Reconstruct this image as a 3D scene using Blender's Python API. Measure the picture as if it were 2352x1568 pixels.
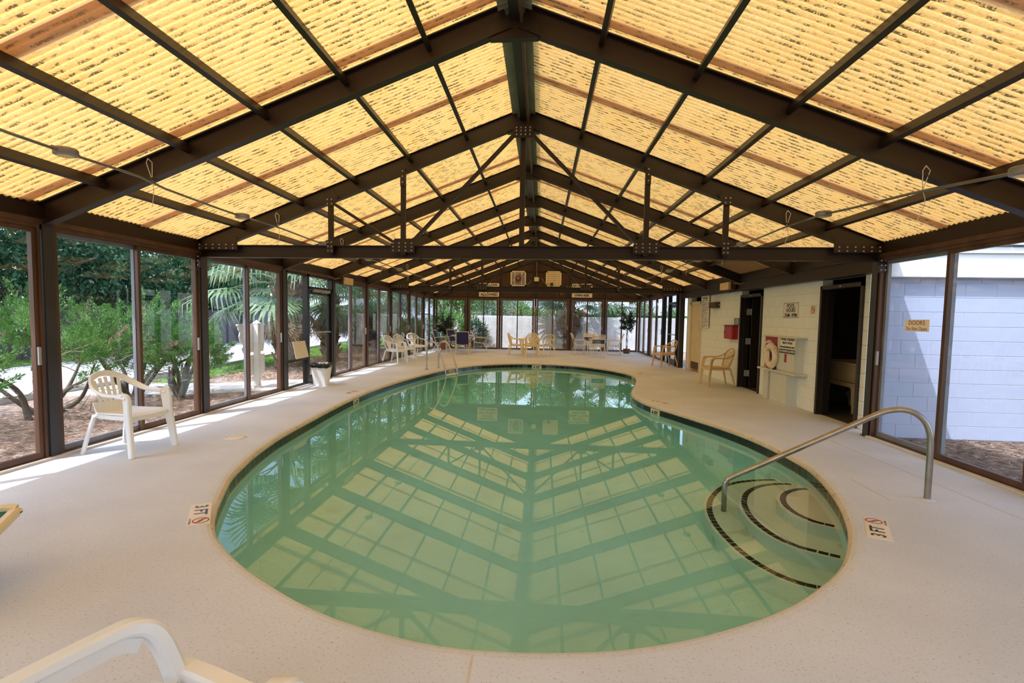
import bpy, bmesh, math, random
import numpy as np
from mathutils import Vector, Matrix
from mathutils.geometry import tessellate_polygon

for _o in list(bpy.data.objects):
    bpy.data.objects.remove(_o)
SC = bpy.context.scene
COL = SC.collection
PI = math.pi

# ------------------------------------------------------------------ camera, world, sun, exposure
cd = bpy.data.cameras.new('camera')
cam = bpy.data.objects.new('camera', cd)
COL.objects.link(cam)
cd.sensor_width = 36
cd.lens = 1207.4 / 2352 * 36
cd.shift_x = 36.84 / 2352
cd.shift_y = 23.16 / 2352
cd.clip_start, cd.clip_end = .05, 400
_yaw, _pit, _rol = .0856, .0660, .0157
_fw = Vector((-math.sin(_yaw) * math.cos(_pit), math.cos(_yaw) * math.cos(_pit), -math.sin(_pit)))
_ri = Vector((math.cos(_yaw), math.sin(_yaw), 0))
_up = _ri.cross(_fw)
_r2 = _ri * math.cos(_rol) + _up * math.sin(_rol)
_u2 = _up * math.cos(_rol) - _ri * math.sin(_rol)
mw = Matrix((_r2, _u2, -_fw)).transposed().to_4x4()
mw.translation = (0, 0, 1.52)
cam.matrix_world = mw
SC.camera = cam

world = bpy.data.worlds.new('sky')
SC.world = world
world.use_nodes = True
nt = world.node_tree
sky = nt.nodes.new('ShaderNodeTexSky')
sky.sky_type = 'NISHITA'
sky.sun_disc = False
SUN_DIR = Vector((-.378, -.50, 1.0)).normalized()
sky.sun_elevation = math.asin(SUN_DIR.z)
sky.sun_rotation = math.atan2(SUN_DIR.x, SUN_DIR.y)
sky.air_density, sky.dust_density, sky.ozone_density = 1.0, 2.0, 1.0
bg = nt.nodes['Background']
nt.links.new(sky.outputs[0], bg.inputs[0])
bg.inputs[1].default_value = .62
sl = bpy.data.lights.new('sun', 'SUN')
sl.energy = 5.2
sl.angle = .0093
sl.color = (.95, .97, 1.05)
sun = bpy.data.objects.new('sun', sl)
COL.objects.link(sun)
sun.rotation_euler = SUN_DIR.to_track_quat('Z', 'Y').to_euler()
vs = SC.view_settings
vs.view_transform = 'Standard'
vs.look = 'None'
vs.gamma = 1
vs.use_curve_mapping = False
vs.exposure = -.12
cy = SC.cycles
cy.use_denoising = True
cy.max_bounces, cy.diffuse_bounces, cy.glossy_bounces = 9, 4, 4
cy.transmission_bounces, cy.transparent_max_bounces, cy.volume_bounces = 8, 24, 0
cy.sample_clamp_indirect = 6
cy.use_adaptive_sampling = True
cy.adaptive_threshold = .025

# ------------------------------------------------------------------ materials
def lin(c):
    return tuple((x / 255 / 12.92 if x / 255 <= .04045 else ((x / 255 + .055) / 1.055) ** 2.4) for x in c) + (1,)
class NT:
    def __init__(s, name):
        s.m = bpy.data.materials.new(name)
        s.m.use_nodes = True
        s.t = s.m.node_tree
        s.t.nodes.clear()
        s.out = s.n('OutputMaterial')
    def n(s, ty, **kw):
        o = s.t.nodes.new('ShaderNode' + ty)
        for k, v in kw.items():
            if k.startswith('_'):
                o.inputs[int(k[1:])].default_value = v
            else:
                setattr(o, k, v)
        return o
    def l(s, a, b, i=0, j=0):
        s.t.links.new(a.outputs[i], b.inputs[j])
    def coord(s, sc=(1, 1, 1), which=3, rot=(0, 0, 0)):
        t = s.n('TexCoord')
        m = s.n('Mapping')
        m.inputs[3].default_value = sc
        m.inputs[2].default_value = rot
        s.l(t, m, which)
        return m
    def noise(s, scale, sc=(1, 1, 1), det=3, rough=.5, which=3):
        c = s.coord(sc, which)
        o = s.n('TexNoise')
        o.inputs['Scale'].default_value = scale
        o.inputs['Detail'].default_value = det
        o.inputs['Roughness'].default_value = rough
        s.l(c, o)
        return o
    def ramp(s, src, stops, i=0):
        r = s.n('ValToRGB')
        e = r.color_ramp.elements
        while len(e) < len(stops):
            e.new(.5)
        for k, (p, c) in enumerate(stops):
            e[k].position = p
            e[k].color = c if len(c) == 4 else lin(c)
        s.l(src, r, i)
        return r
    def mixc(s, fac, a, b, bl='MIX'):
        m = s.n('MixRGB', blend_type=bl)
        for k, x in enumerate((fac, a, b)):
            if isinstance(x, (int, float)):
                m.inputs[k].default_value = x
            elif isinstance(x, tuple):
                m.inputs[k].default_value = x if len(x) == 4 else lin(x)
            else:
                s.l(x, m, 0, k)
        return m
    def math(s, op, a, b=None, c=None):
        m = s.n('Math', operation=op)
        for k, x in enumerate((a, b, c)):
            if x is None:
                continue
            if isinstance(x, (int, float)):
                m.inputs[k].default_value = x
            else:
                s.l(x, m, 0, k)
        return m
def mat(name, col, rough=.55, metal=0, spec=.5, var=.08, vs=3.0, bump=0, bs=60, coat=0, stain=None, stain_s=4, stain_lo=.58, sc=(1, 1, 1), which=3):
    b = NT(name)
    p = b.n('BsdfPrincipled')
    p.inputs['Roughness'].default_value = rough
    p.inputs['Metallic'].default_value = metal
    p.inputs['Specular IOR Level'].default_value = spec
    p.inputs['Coat Weight'].default_value = coat
    c = lin(col)
    nz = b.noise(vs, sc, 4, which=which)
    lo = tuple(x * (1 - var * 2) for x in c[:3]) + (1,)
    hi = tuple(min(1, x * (1 + var)) for x in c[:3]) + (1,)
    r = b.ramp(nz, [(.3, lo), (.7, hi)])
    src = r
    if stain:
        n2 = b.noise(stain_s, sc, 6, .65, which=which)
        r2 = b.ramp(n2, [(stain_lo, (0, 0, 0, 1)), (stain_lo + .1, (1, 1, 1, 1))])
        src = b.mixc(r2, r, stain)
    b.l(src, p, 0, 0)
    if bump:
        n3 = b.noise(bs, sc, 4, which=which)
        bp = b.n('Bump')
        bp.inputs['Strength'].default_value = bump
        bp.inputs['Distance'].default_value = .01
        b.l(n3, bp, 0, 2)
        b.t.links.new(bp.outputs[0], p.inputs['Normal'])
    b.l(p, b.out)
    return b.m
def leafmat(name, c1, c2, c3, trans=.35, vs=1.2, rough=.45):
    b = NT(name)
    nz = b.noise(vs, det=6, rough=.7)
    r = b.ramp(nz, [(.3, c1), (.5, c2), (.72, c3)])
    d = b.n('BsdfPrincipled')
    d.inputs['Roughness'].default_value = rough
    b.l(r, d)
    t = b.n('BsdfTranslucent')
    b.l(r, t)
    m = b.n('MixShader', _0=trans)
    b.l(d, m, 0, 1)
    b.l(t, m, 0, 2)
    b.l(m, b.out)
    return b.m
def make_roof_mat():
    b = NT('amber fibreglass sheet')
    tc = b.n('TexCoord')
    sep = b.n('SeparateXYZ')
    b.l(tc, sep, 3)
    # corrugation phase along y, litter lying in the valleys
    ph = b.math('MULTIPLY', None, 2 * PI / .07)
    b.t.links.new(sep.outputs[1], ph.inputs[0])
    cs = b.math('COSINE', ph)
    val = b.n('MapRange')
    b.l(cs, val)
    val.inputs[1].default_value, val.inputs[2].default_value = .1, -.45
    n1 = b.noise(1.0, (9, 16, 9), 2, .55)
    n2 = b.noise(1.0, (70, 60, 70), 3, .7)
    a1 = b.ramp(n1, [(.50, (0, 0, 0, 1)), (.56, (1, 1, 1, 1))])
    nn = b.ramp(n2, [(.42, (0, 0, 0, 1)), (.50, (1, 1, 1, 1))])
    big = b.noise(.8, (1, 1, 1), 3)
    bigr = b.ramp(big, [(.30, (.3, .3, .3, 1)), (.5, (1, 1, 1, 1))])
    lit = b.math('MULTIPLY', b.math('MULTIPLY', a1, nn), b.math('MULTIPLY', val, bigr))
    fib = b.noise(1.0, (50, 110, 50), 4, .7)
    base = b.ramp(fib, [(.3, (218, 154, 66)), (.5, (240, 193, 110)), (.7, (246, 213, 146))])
    blot = b.noise(1.6, (1, 1, 1), 5, .6)
    blr = b.ramp(blot, [(.35, (0, 0, 0, 1)), (.75, (1, 1, 1, 1))])
    base2 = b.mixc(b.math('MULTIPLY', blr, .5), base, (235, 172, 80))
    crest = b.math('MULTIPLY', b.math('MAXIMUM', b.math('MULTIPLY', cs, -1.0), 0.0), .55)
    base3 = b.mixc(crest, base2, (196, 132, 56))
    mr = b.n('MapRange')
    b.t.links.new(sep.outputs[1], mr.inputs[0])
    mr.inputs[1].default_value, mr.inputs[2].default_value = .155, .145
    mr2 = b.n('MapRange')
    b.t.links.new(sep.outputs[1], mr2.inputs[0])
    mr2.inputs[1].default_value, mr2.inputs[2].default_value = 1.535, 1.545
    lap = b.math('MAXIMUM', mr, mr2)
    # lap strips browned, putting the doubled sheets' dimmer light into the colour
    base4 = b.mixc(b.math('MULTIPLY', lap, .6), base3, (190, 146, 112))
    col = b.mixc(lit, base4, (78, 58, 28))
    tr = b.n('BsdfTranslucent')
    b.l(col, tr)
    df = b.n('BsdfPrincipled')
    df.inputs['Roughness'].default_value = .35
    b.l(b.mixc(.6, col, (226, 200, 156)), df)
    m = b.n('MixShader', _0=.50)
    b.l(df, m, 0, 1)
    b.l(tr, m, 0, 2)
    b.l(m, b.out)
    return b.m
def make_glass(name='window glass', tint=(.972, .985, .98, 1), ior=1.5):
    b = NT(name)
    lw_ = b.n('LayerWeight')
    f = b.math('MULTIPLY_ADD', b.math('POWER', None, 5.0), .70, .03)
    pw = [n_ for n_ in b.t.nodes if n_.type == 'MATH' and n_.operation == 'POWER'][0]
    b.t.links.new(lw_.outputs['Facing'], pw.inputs[0])
    t = b.n('BsdfTransparent')
    t.inputs[0].default_value = tint
    g = b.n('BsdfGlossy')
    g.inputs['Roughness'].default_value = 0
    m = b.n('MixShader')
    b.l(f, m)
    b.l(t, m, 0, 1)
    b.l(g, m, 0, 2)
    b.l(m, b.out)
    return b.m
def make_water():
    b = NT('pool water')
    g = b.n('BsdfGlass')
    g.inputs['Roughness'].default_value = 0
    g.inputs['IOR'].default_value = 1.33
    c = b.coord((1, 1, 1), 3)
    n1 = b.n('TexNoise')
    n1.inputs['Scale'].default_value = 2.1
    n1.inputs['Detail'].default_value = 1
    b.l(c, n1)
    c2 = b.coord((5, 16, 1), 3, (0, 0, .35))
    n2 = b.n('TexNoise')
    n2.inputs['Scale'].default_value = 1
    n2.inputs['Detail'].default_value = 2
    b.l(c2, n2)
    # a breeze patch ruffles part of the surface
    n3 = b.noise(.28, det=1)
    pr = b.ramp(n3, [(.42, (.05, .05, .05, 1)), (.62, (1, 1, 1, 1))])
    h = b.math('ADD', b.math('MULTIPLY', n1, 1.0), b.math('MULTIPLY', b.math('MULTIPLY', n2, pr), .30))
    bp = b.n('Bump')
    bp.inputs['Strength'].default_value = .38
    bp.inputs['Distance'].default_value = .05
    b.l(h, bp, 0, 2)
    b.t.links.new(bp.outputs[0], g.inputs['Normal'])
    b.l(g, b.out)
    v = b.n('VolumeAbsorption')
    v.inputs[0].default_value = (.25, .97, .98, 1)
    v.inputs[1].default_value = .27
    b.l(v, b.out, 0, 1)
    return b.m

mDECK = mat('textured deck coating', (206, 212, 222), .62, spec=.3, var=.06, vs=.9, bump=1.0, bs=55, stain=(176, 160, 148), stain_s=75, stain_lo=.57)
mBULL = mat('worn coping edge', (206, 192, 174), .6, var=.06, vs=3, bump=.6, bs=55, stain=(176, 148, 112), stain_s=14, stain_lo=.56)
mSTEEL = mat('dark brown steel paint', (34, 18, 13), .45, var=.12, vs=1.5, stain=(58, 40, 28), stain_s=30, stain_lo=.72)
mCOLM = mat('dark grey steel paint', (52, 50, 52), .4, var=.1, vs=2)
mBRZ = mat('bronze aluminium', (90, 62, 46), .42, metal=.15, var=.2, vs=6, sc=(1, 1, .15))
mBRZD = mat('dark bronze aluminium', (66, 50, 42), .4, metal=.2, var=.12, vs=5)
mBLK = mat('black anodised aluminium', (34, 32, 33), .35, metal=.3, var=.1)
mSASH = mat('grey outer sash aluminium', (132, 134, 142), .5, metal=.2, var=.1)
mBARE = mat('weathered grey aluminium', (165, 165, 170), .5, metal=.3, var=.1)
mROOF = make_roof_mat()
mGLASS = make_glass()
mWATER = make_water()
mPLAS = mat('pool plaster', (240, 236, 218), .7, var=.06, vs=1.2, stain=(196, 190, 150), stain_s=1.5, stain_lo=.6)
mBASIN = mat('aqua pool plaster', (224, 244, 238), .7, var=.05, vs=1.0, stain=(206, 226, 204), stain_s=1.5, stain_lo=.62)
mTILE = mat('black glazed tile', (22, 20, 22), .12, spec=.6, var=.2, vs=8)
mNOSE = mat('dark brown nosing tile', (48, 36, 32), .3, var=.25, vs=14)
mGROUT = mat('pale grout', (226, 226, 224), .85, var=.08)
mMARK = mat('cream marker tile', (226, 214, 192), .35, var=.04)
mINK = mat('black lettering paint', (24, 24, 30), .5, var=.05)
mINKB = mat('faded blue lettering paint', (70, 74, 104), .5, var=.15, vs=20)
mREDI = mat('red symbol paint', (168, 44, 40), .5, var=.1)
mSIGN = mat('cream sign board', (232, 222, 200), .4, var=.03)
mWHT = mat('white sign board', (232, 230, 222), .4, var=.03)
mCMUI = mat('cream painted block', (236, 242, 240), .55, var=.03, vs=2, bump=.35, bs=70)
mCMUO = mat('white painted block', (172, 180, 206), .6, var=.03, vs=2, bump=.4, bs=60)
mMORT = mat('painted mortar joint', (216, 220, 212), .7, var=.05)
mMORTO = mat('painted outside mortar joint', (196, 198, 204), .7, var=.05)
mCRM = mat('cream gloss paint', (220, 206, 170), .4, var=.03)
mDRK = mat('dark brown door paint', (42, 34, 30), .4, var=.1)
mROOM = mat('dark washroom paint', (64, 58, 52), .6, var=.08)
mPLY = mat('brown stained plywood', (62, 37, 23), .55, var=.18, vs=7, sc=(1, 1, .12))
mTUB = mat('beige utility tub plastic', (206, 182, 140), .35, var=.03)
mCHRM = mat('brushed stainless steel', (190, 182, 172), .22, metal=1, var=.08, vs=8, stain=(120, 92, 60), stain_s=30, stain_lo=.72)
mRAIL = mat('weathered stainless rail', (168, 160, 150), .3, metal=1, var=.1, vs=8, stain=(116, 88, 58), stain_s=26, stain_lo=.70)
mPW = mat('white moulded plastic', (238, 240, 240), .35, var=.02)
mPC = mat('cream moulded plastic', (232, 214, 170), .35, var=.03)
mPB = mat('beige moulded plastic', (216, 184, 132), .35, var=.03)
def make_paper():
    b = NT('thin taped paper')
    d = b.n('BsdfDiffuse')
    d.inputs[0].default_value = lin((250, 236, 206))
    t = b.n('BsdfTranslucent')
    t.inputs[0].default_value = lin((255, 240, 206))
    m = b.n('MixShader', _0=.55)
    b.l(d, m, 0, 1)
    b.l(t, m, 0, 2)
    b.l(m, b.out)
    return b.m
mPAPER = make_paper()
mNAVY = mat('navy sling mesh', (38, 38, 104), .7, var=.1, vs=200)
mFRMW = mat('cream enamelled tube', (226, 216, 198), .35, var=.03)
mSTRB = mat('black vinyl strap', (30, 30, 36), .4, var=.05)
mGREEN = mat('green sling fabric', (24, 104, 88), .7, var=.08)
mBAG = mat('black bin liner', (20, 20, 24), .25, var=.2, vs=30)
mTERRA = mat('terracotta pot', (172, 96, 58), .7, var=.1)
mWICK = mat('brown woven basket', (108, 72, 44), .8, var=.2, vs=40, bump=.6, bs=60)
mSOIL = mat('dark potting soil', (50, 38, 30), .95, var=.2, vs=30)
mBARK = mat('grey brown bark', (104, 90, 78), .9, var=.25, vs=14, bump=1.0, bs=30, sc=(1, 1, .3))
mBARKL = mat('pale dead wood', (168, 154, 140), .85, var=.2, vs=18)
mBOOT = mat('palm boot fibre', (140, 122, 104), .9, var=.3, vs=10, bump=.8, bs=24)
mRED = mat('red painted board', (168, 30, 36), .45, var=.08)
mRING = mat('cream life ring vinyl', (232, 220, 192), .5, var=.04)
mROPE = mat('white rope', (228, 222, 210), .8, var=.08)
mBRNB = mat('brown metal box', (78, 54, 34), .5, var=.1)
mGREYM = mat('galvanised conduit', (140, 134, 126), .4, metal=.6, var=.15)
mGREYB = mat('grey cast junction box', (150, 146, 140), .5, metal=.3, var=.15, vs=10)
mAMB = mat('yellowed lamp diffuser', (232, 200, 140), .4, var=.08)
mROAD = mat('pale asphalt', (186, 182, 186), .9, var=.06, vs=.6, bump=.3, bs=60)
mKERB = mat('concrete kerb', (206, 202, 196), .85, var=.08)
mWALK = mat('concrete walk', (214, 206, 198), .85, var=.06)
mGRASS = mat('lawn soil', (110, 140, 62), .9, var=.25, vs=4)
mSTRAW = mat('pine straw bed', (150, 126, 112), .95, var=.35, vs=5, bump=1.0, bs=40, stain=(206, 182, 166), stain_s=9, stain_lo=.52)
mMULCHSHADE = mat('mulch toned for shade', (104, 88, 82), .95, var=.4, vs=9, bump=1.0, bs=50, stain=(168, 148, 138), stain_s=22, stain_lo=.6)  # colour darkened to carry the building's shade on the straw
mNEED = mat('dry pine needles', (186, 158, 136), .9, var=.35, vs=9)
mBLADE = leafmat('grass blades', (70, 118, 30), (110, 158, 48), (156, 192, 84), .4, 4)
mFENCE = mat('white privacy slats', (244, 247, 252), .6, var=.06, vs=3)
mWOOD = mat('weathered dark fence board', (92, 88, 88), .9, var=.25, vs=8, sc=(1, 1, .15))
mWOODL = mat('weathered pale fence board', (176, 180, 190), .9, var=.15, vs=8, sc=(1, 1, .15))
mSIDING = mat('pale blue grey siding', (186, 196, 210), .8, var=.05)
mSHING = mat('pale roof shingle', (196, 200, 212), .9, var=.12, vs=16, bump=.6, bs=40)
mSHIND = mat('grey roof shingle', (168, 170, 182), .9, var=.12, vs=12)
mFASC = mat('white fascia board', (240, 242, 246), .6, var=.03, stain=(190, 190, 196), stain_s=3, stain_lo=.68, sc=(.3, 1, 3))
mWIN = mat('dark far window', (40, 46, 56), .1, var=.1)
mUMB = mat('red umbrella canvas', (176, 60, 56), .7, var=.05)
mFLASH = mat('green grey ridge flashing', (150, 146, 118), .5, var=.1)
mPATCH = mat('tan opaque roof sheet', (160, 122, 88), .6, var=.08)
mJUN = leafmat('juniper needles', (44, 88, 40), (88, 138, 62), (138, 178, 92), .3, 2.2)
mJUND = leafmat('browned juniper needles', (120, 92, 84), (160, 128, 112), (188, 160, 142), .2, 3)
mOAK = leafmat('dark broad leaves', (20, 52, 34), (40, 84, 50), (88, 126, 80), .35, 1.6)
mHEDGE = leafmat('bright hedge leaves', (58, 100, 46), (104, 150, 76), (160, 194, 120), .4, 1.5)
mOLE = leafmat('grey green oleander leaves', (84, 116, 82), (132, 158, 118), (180, 196, 160), .35, 1.5)
mPALM = leafmat('palm leaflets', (70, 104, 66), (124, 152, 112), (190, 206, 176), .35, 2.5, .35)
mPALMD = leafmat('dry palm skirt', (104, 84, 62), (140, 116, 92), (172, 150, 124), .3, 3)
mPAMP = leafmat('pampas leaves', (120, 150, 90), (158, 182, 124), (196, 208, 160), .4, 2)
mPLUME = leafmat('pampas plumes', (214, 204, 182), (232, 226, 208), (244, 240, 228), .4, 3)
mFIC = leafmat('ficus leaves', (18, 36, 22), (34, 62, 36), (64, 96, 52), .25, 5)
mFICD = leafmat('dark plum leaves', (22, 20, 20), (40, 42, 34), (70, 66, 56), .2, 5)
mPINK = mat('pink blossom', (226, 130, 150), .6, var=.1)

# ------------------------------------------------------------------ helpers
ROOT = {}
def v3(*a):
    return Vector(a)
class B:
    def __init__(s):
        s.v, s.f, s.mi = [], [], []
    def add(s, vs, fs, mi=0):
        n = len(s.v)
        s.v += [tuple(x) for x in vs]
        s.f += [tuple(i + n for i in f) for f in fs]
        s.mi += [mi] * len(fs)
        return s
    def hexa(s, p, mi=0):
        return s.add(p, [(3, 2, 1, 0), (4, 5, 6, 7), (0, 1, 5, 4), (1, 2, 6, 5), (2, 3, 7, 6), (3, 0, 4, 7)], mi)
    def box(s, lo, hi, mi=0):
        x0, y0, z0 = lo
        x1, y1, z1 = hi
        return s.hexa([(x0, y0, z0), (x1, y0, z0), (x1, y1, z0), (x0, y1, z0), (x0, y0, z1), (x1, y0, z1), (x1, y1, z1), (x0, y1, z1)], mi)
    def cbox(s, lo, hi, c=.01, mi=0):
        # box with chamfered vertical and horizontal edges on every side
        x0, y0, z0 = lo
        x1, y1, z1 = hi
        V = []
        F = []
        for z, i in ((z0, c), (z0 + c, 0), (z1 - c, 0), (z1, c)):
            V += [(x0 + i + c * (i == 0), y0 + i, z), (x1 - i - c * (i == 0), y0 + i, z), (x1 - i, y0 + i + c * (i == 0), z), (x1 - i, y1 - i - c * (i == 0), z),
                  (x1 - i - c * (i == 0), y1 - i, z), (x0 + i + c * (i == 0), y1 - i, z), (x0 + i, y1 - i - c * (i == 0), z), (x0 + i, y0 + i + c * (i == 0), z)]
        for k in range(3):
            for j in range(8):
                F.append((k * 8 + j, k * 8 + (j + 1) % 8, k * 8 + 8 + (j + 1) % 8, k * 8 + 8 + j))
        F.append(tuple(range(7, -1, -1)))
        F.append(tuple(range(24, 32)))
        return s.add(V, F, mi)
    def beam(s, p, q, w, h, up=(0, 0, 1), mi=0):
        p, q = Vector(p), Vector(q)
        d = (q - p).normalized()
        a = d.cross(Vector(up))
        if a.length < 1e-4:
            a = d.cross(Vector((1, 0, 0)))
        a.normalize()
        b = a.cross(d)
        a, b = a * w / 2, b * h / 2
        return s.hexa([p - a - b, p + a - b, p + a + b, p - a + b, q - a - b, q + a - b, q + a + b, q - a + b], mi)
    def tube(s, pts, r, n=8, mi=0, cap=True):
        pts = [Vector(p) for p in pts]
        m = len(pts)
        rr = r if isinstance(r, (list, tuple)) else [r] * m
        nrm = None
        V = []
        for i, p in enumerate(pts):
            d = (pts[min(i + 1, m - 1)] - pts[max(i - 1, 0)]).normalized()
            if nrm is None:
                nrm = d.cross(Vector((0, 0, 1)))
                if nrm.length < .05:
                    nrm = d.cross(Vector((1, 0, 0)))
            nrm = (nrm - d * nrm.dot(d)).normalized()
            b = d.cross(nrm)
            V += [p + (nrm * math.cos(2 * PI * k / n) + b * math.sin(2 * PI * k / n)) * rr[i] for k in range(n)]
        F = [(i * n + k, i * n + (k + 1) % n, i * n + n + (k + 1) % n, i * n + n + k) for i in range(m - 1) for k in range(n)]
        if cap:
            F += [tuple(range(n - 1, -1, -1)), tuple(range((m - 1) * n, m * n))]
        return s.add(V, F, mi)
    def sweep(s, pts, w, t, side, mi=0):
        # rounded-rectangle section: width w along 'side', thickness t across
        pts = [Vector(p) for p in pts]
        m = len(pts)
        W = w if isinstance(w, (list, tuple)) else [w] * m
        T = t if isinstance(t, (list, tuple)) else [t] * m
        V = []
        for i, p in enumerate(pts):
            d = (pts[min(i + 1, m - 1)] - pts[max(i - 1, 0)]).normalized()
            sd = side[i] if isinstance(side, list) else side
            a = Vector(sd)
            a = (a - d * a.dot(d)).normalized()
            b = d.cross(a)
            x, y = W[i] / 2, T[i] / 2
            c = min(x, y) * .45
            for u, v in ((-x + c, -y), (x - c, -y), (x, -y + c), (x, y - c), (x - c, y), (-x + c, y), (-x, y - c), (-x, -y + c)):
                V.append(p + a * u + b * v)
        F = [(i * 8 + k, i * 8 + (k + 1) % 8, i * 8 + 8 + (k + 1) % 8, i * 8 + 8 + k) for i in range(m - 1) for k in range(8)]
        F += [tuple(range(7, -1, -1)), tuple(range((m - 1) * 8, m * 8))]
        return s.add(V, F, mi)
    def lathe(s, prof, n=24, c=(0, 0, 0), mi=0, cap=True):
        V = [(c[0] + r * math.cos(2 * PI * k / n), c[1] + r * math.sin(2 * PI * k / n), c[2] + z) for r, z in prof for k in range(n)]
        m = len(prof)
        F = [(i * n + k, i * n + (k + 1) % n, i * n + n + (k + 1) % n, i * n + n + k) for i in range(m - 1) for k in range(n)]
        if cap:
            F += [tuple(range(n - 1, -1, -1)), tuple(range((m - 1) * n, m * n))]
        return s.add(V, F, mi)
    def prism(s, poly, z0, z1, mi=0):
        n = len(poly)
        V = [(x, y, z0) for x, y in poly] + [(x, y, z1) for x, y in poly]
        tri = tessellate_polygon([[Vector((x, y, 0)) for x, y in poly]])
        F = []
        for a, b, c in tri:
            A, Bq, Cq = poly[a], poly[b], poly[c]
            if (Bq[0] - A[0]) * (Cq[1] - A[1]) - (Bq[1] - A[1]) * (Cq[0] - A[0]) < 0:
                a, c = c, a
            F += [(a + n, b + n, c + n), (c, b, a)]
        ar = sum(poly[i][0] * poly[(i + 1) % n][1] - poly[(i + 1) % n][0] * poly[i][1] for i in range(n))
        for i in range(n):
            j = (i + 1) % n
            F.append((i, j, j + n, i + n) if ar > 0 else (j, i, i + n, j + n))
        return s.add(V, F, mi)
    def grid(s, fn, nu, nv, mi=0, close=False):
        V = [fn(i / nu, j / nv) for i in range(nu + 1) for j in range(nv + 1)]
        F = [(i * (nv + 1) + j, i * (nv + 1) + nv + 1 + j, i * (nv + 1) + nv + 2 + j, i * (nv + 1) + j + 1) for i in range(nu) for j in range(nv)]
        return s.add(V, F, mi)
    def slab(s, fn, nu, nv, t, mi=0):
        # a curved sheet with thickness t
        V = [Vector(fn(i / nu, j / nv)) for i in range(nu + 1) for j in range(nv + 1)]
        w = nv + 1
        N = []
        for i in range(nu + 1):
            for j in range(nv + 1):
                du = V[min(i + 1, nu) * w + j] - V[max(i - 1, 0) * w + j]
                dv = V[i * w + min(j + 1, nv)] - V[i * w + max(j - 1, 0)]
                N.append(du.cross(dv).normalized())
        n = len(V)
        A = [p + q * t / 2 for p, q in zip(V, N)] + [p - q * t / 2 for p, q in zip(V, N)]
        F = []
        for i in range(nu):
            for j in range(nv):
                q = (i * w + j, i * w + w + j, i * w + w + j + 1, i * w + j + 1)
                F += [q, tuple(k + n for k in reversed(q))]
        ed = [(i * w, (i + 1) * w) for i in range(nu)] + [(nu * w + j, nu * w + j + 1) for j in range(nv)] + [((i + 1) * w + nv, i * w + nv) for i in range(nu)] + [(j + 1, j) for j in range(nv)]
        F += [(b, a, a + n, b + n) for a, b in ed]
        return s.add(A, F, mi)
    def mesh(s, name, mats, smooth=False, off=None):
        me = bpy.data.meshes.new(name)
        V = s.v
        if off is not None:
            V = [tuple(off @ Vector(p)) for p in V]
        me.from_pydata(V, [], s.f)
        for m in (mats if isinstance(mats, (list, tuple)) else [mats]):
            me.materials.append(m)
        if isinstance(mats, (list, tuple)) and len(mats) > 1:
            me.polygons.foreach_set('material_index', s.mi)
        if smooth:
            me.polygons.foreach_set('use_smooth', [True] * len(s.f))
        bm = bmesh.new()
        bm.from_mesh(me)
        bmesh.ops.recalc_face_normals(bm, faces=bm.faces)
        bm.to_mesh(me)
        bm.free()
        if smooth:
            try:
                me.set_sharp_from_angle(angle=.7)
            except Exception:
                pass
        me.update()
        return me
    def build(s, name, mats, parent=None, smooth=False, local=False):
        off = None
        if parent is not None and not local:
            off = ROOT[parent].inverted()
        o = bpy.data.objects.new(name, s.mesh(name, mats, smooth, off))
        link(o, parent)
        return o
def link(o, parent=None):
    COL.objects.link(o)
    if parent is not None:
        o.parent = parent
        ROOT[o] = ROOT[parent]
    else:
        ROOT[o] = Matrix.Identity(4)
    return o
def tag(o, label=None, cat=None, group=None, kind=None):
    if label:
        o['label'] = label
    if cat:
        o['category'] = cat
    if group:
        o['group'] = group
    if kind:
        o['kind'] = kind
    return o
def thing(name, label, cat, loc=(0, 0, 0), rz=0, group=None, kind=None):
    o = bpy.data.objects.new(name, None)
    COL.objects.link(o)
    o.empty_display_size = .1
    o.location = loc
    o.rotation_euler = (0, 0, rz)
    ROOT[o] = Matrix.Translation(loc) @ Matrix.Rotation(rz, 4, 'Z')
    return tag(o, label, cat, group, kind)
def dup(root, loc, rz, label, group=None):
    r = root.copy()
    COL.objects.link(r)
    r.location = loc
    r.rotation_euler = (0, 0, rz)
    ROOT[r] = Matrix.Translation(loc) @ Matrix.Rotation(rz, 4, 'Z')
    r['label'] = label
    if group:
        r['group'] = group
    for ch in list(root.children):
        c = ch.copy()
        COL.objects.link(c)
        c.parent = r
        ROOT[c] = ROOT[r]
        for g in list(ch.children):
            d = g.copy()
            COL.objects.link(d)
            d.parent = c
            ROOT[d] = ROOT[r]
    return r
def piece(me, name, parent, loc=(0, 0, 0), rz=0, sc=None, rot=None):
    # a part that shares its mesh with its likes; loc in the parent's thing space
    o = bpy.data.objects.new(name, me)
    link(o, parent)
    o.location = loc
    o.rotation_euler = rot if rot else (0, 0, rz)
    if sc:
        o.scale = sc
    return o
def bez(pts, n=8):
    # Catmull-Rom through the points
    P = [Vector(p) for p in pts]
    P = [P[0] * 2 - P[1]] + P + [P[-1] * 2 - P[-2]]
    out = []
    for i in range(1, len(P) - 2):
        a, b, c, d = P[i - 1:i + 3]
        for k in range(n):
            t = k / n
            out.append(.5 * ((2 * b) + (c - a) * t + (2 * a - 5 * b + 4 * c - d) * t * t + (3 * b - a - 3 * c + d) * t ** 3))
    out.append(P[-2])
    return out
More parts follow.
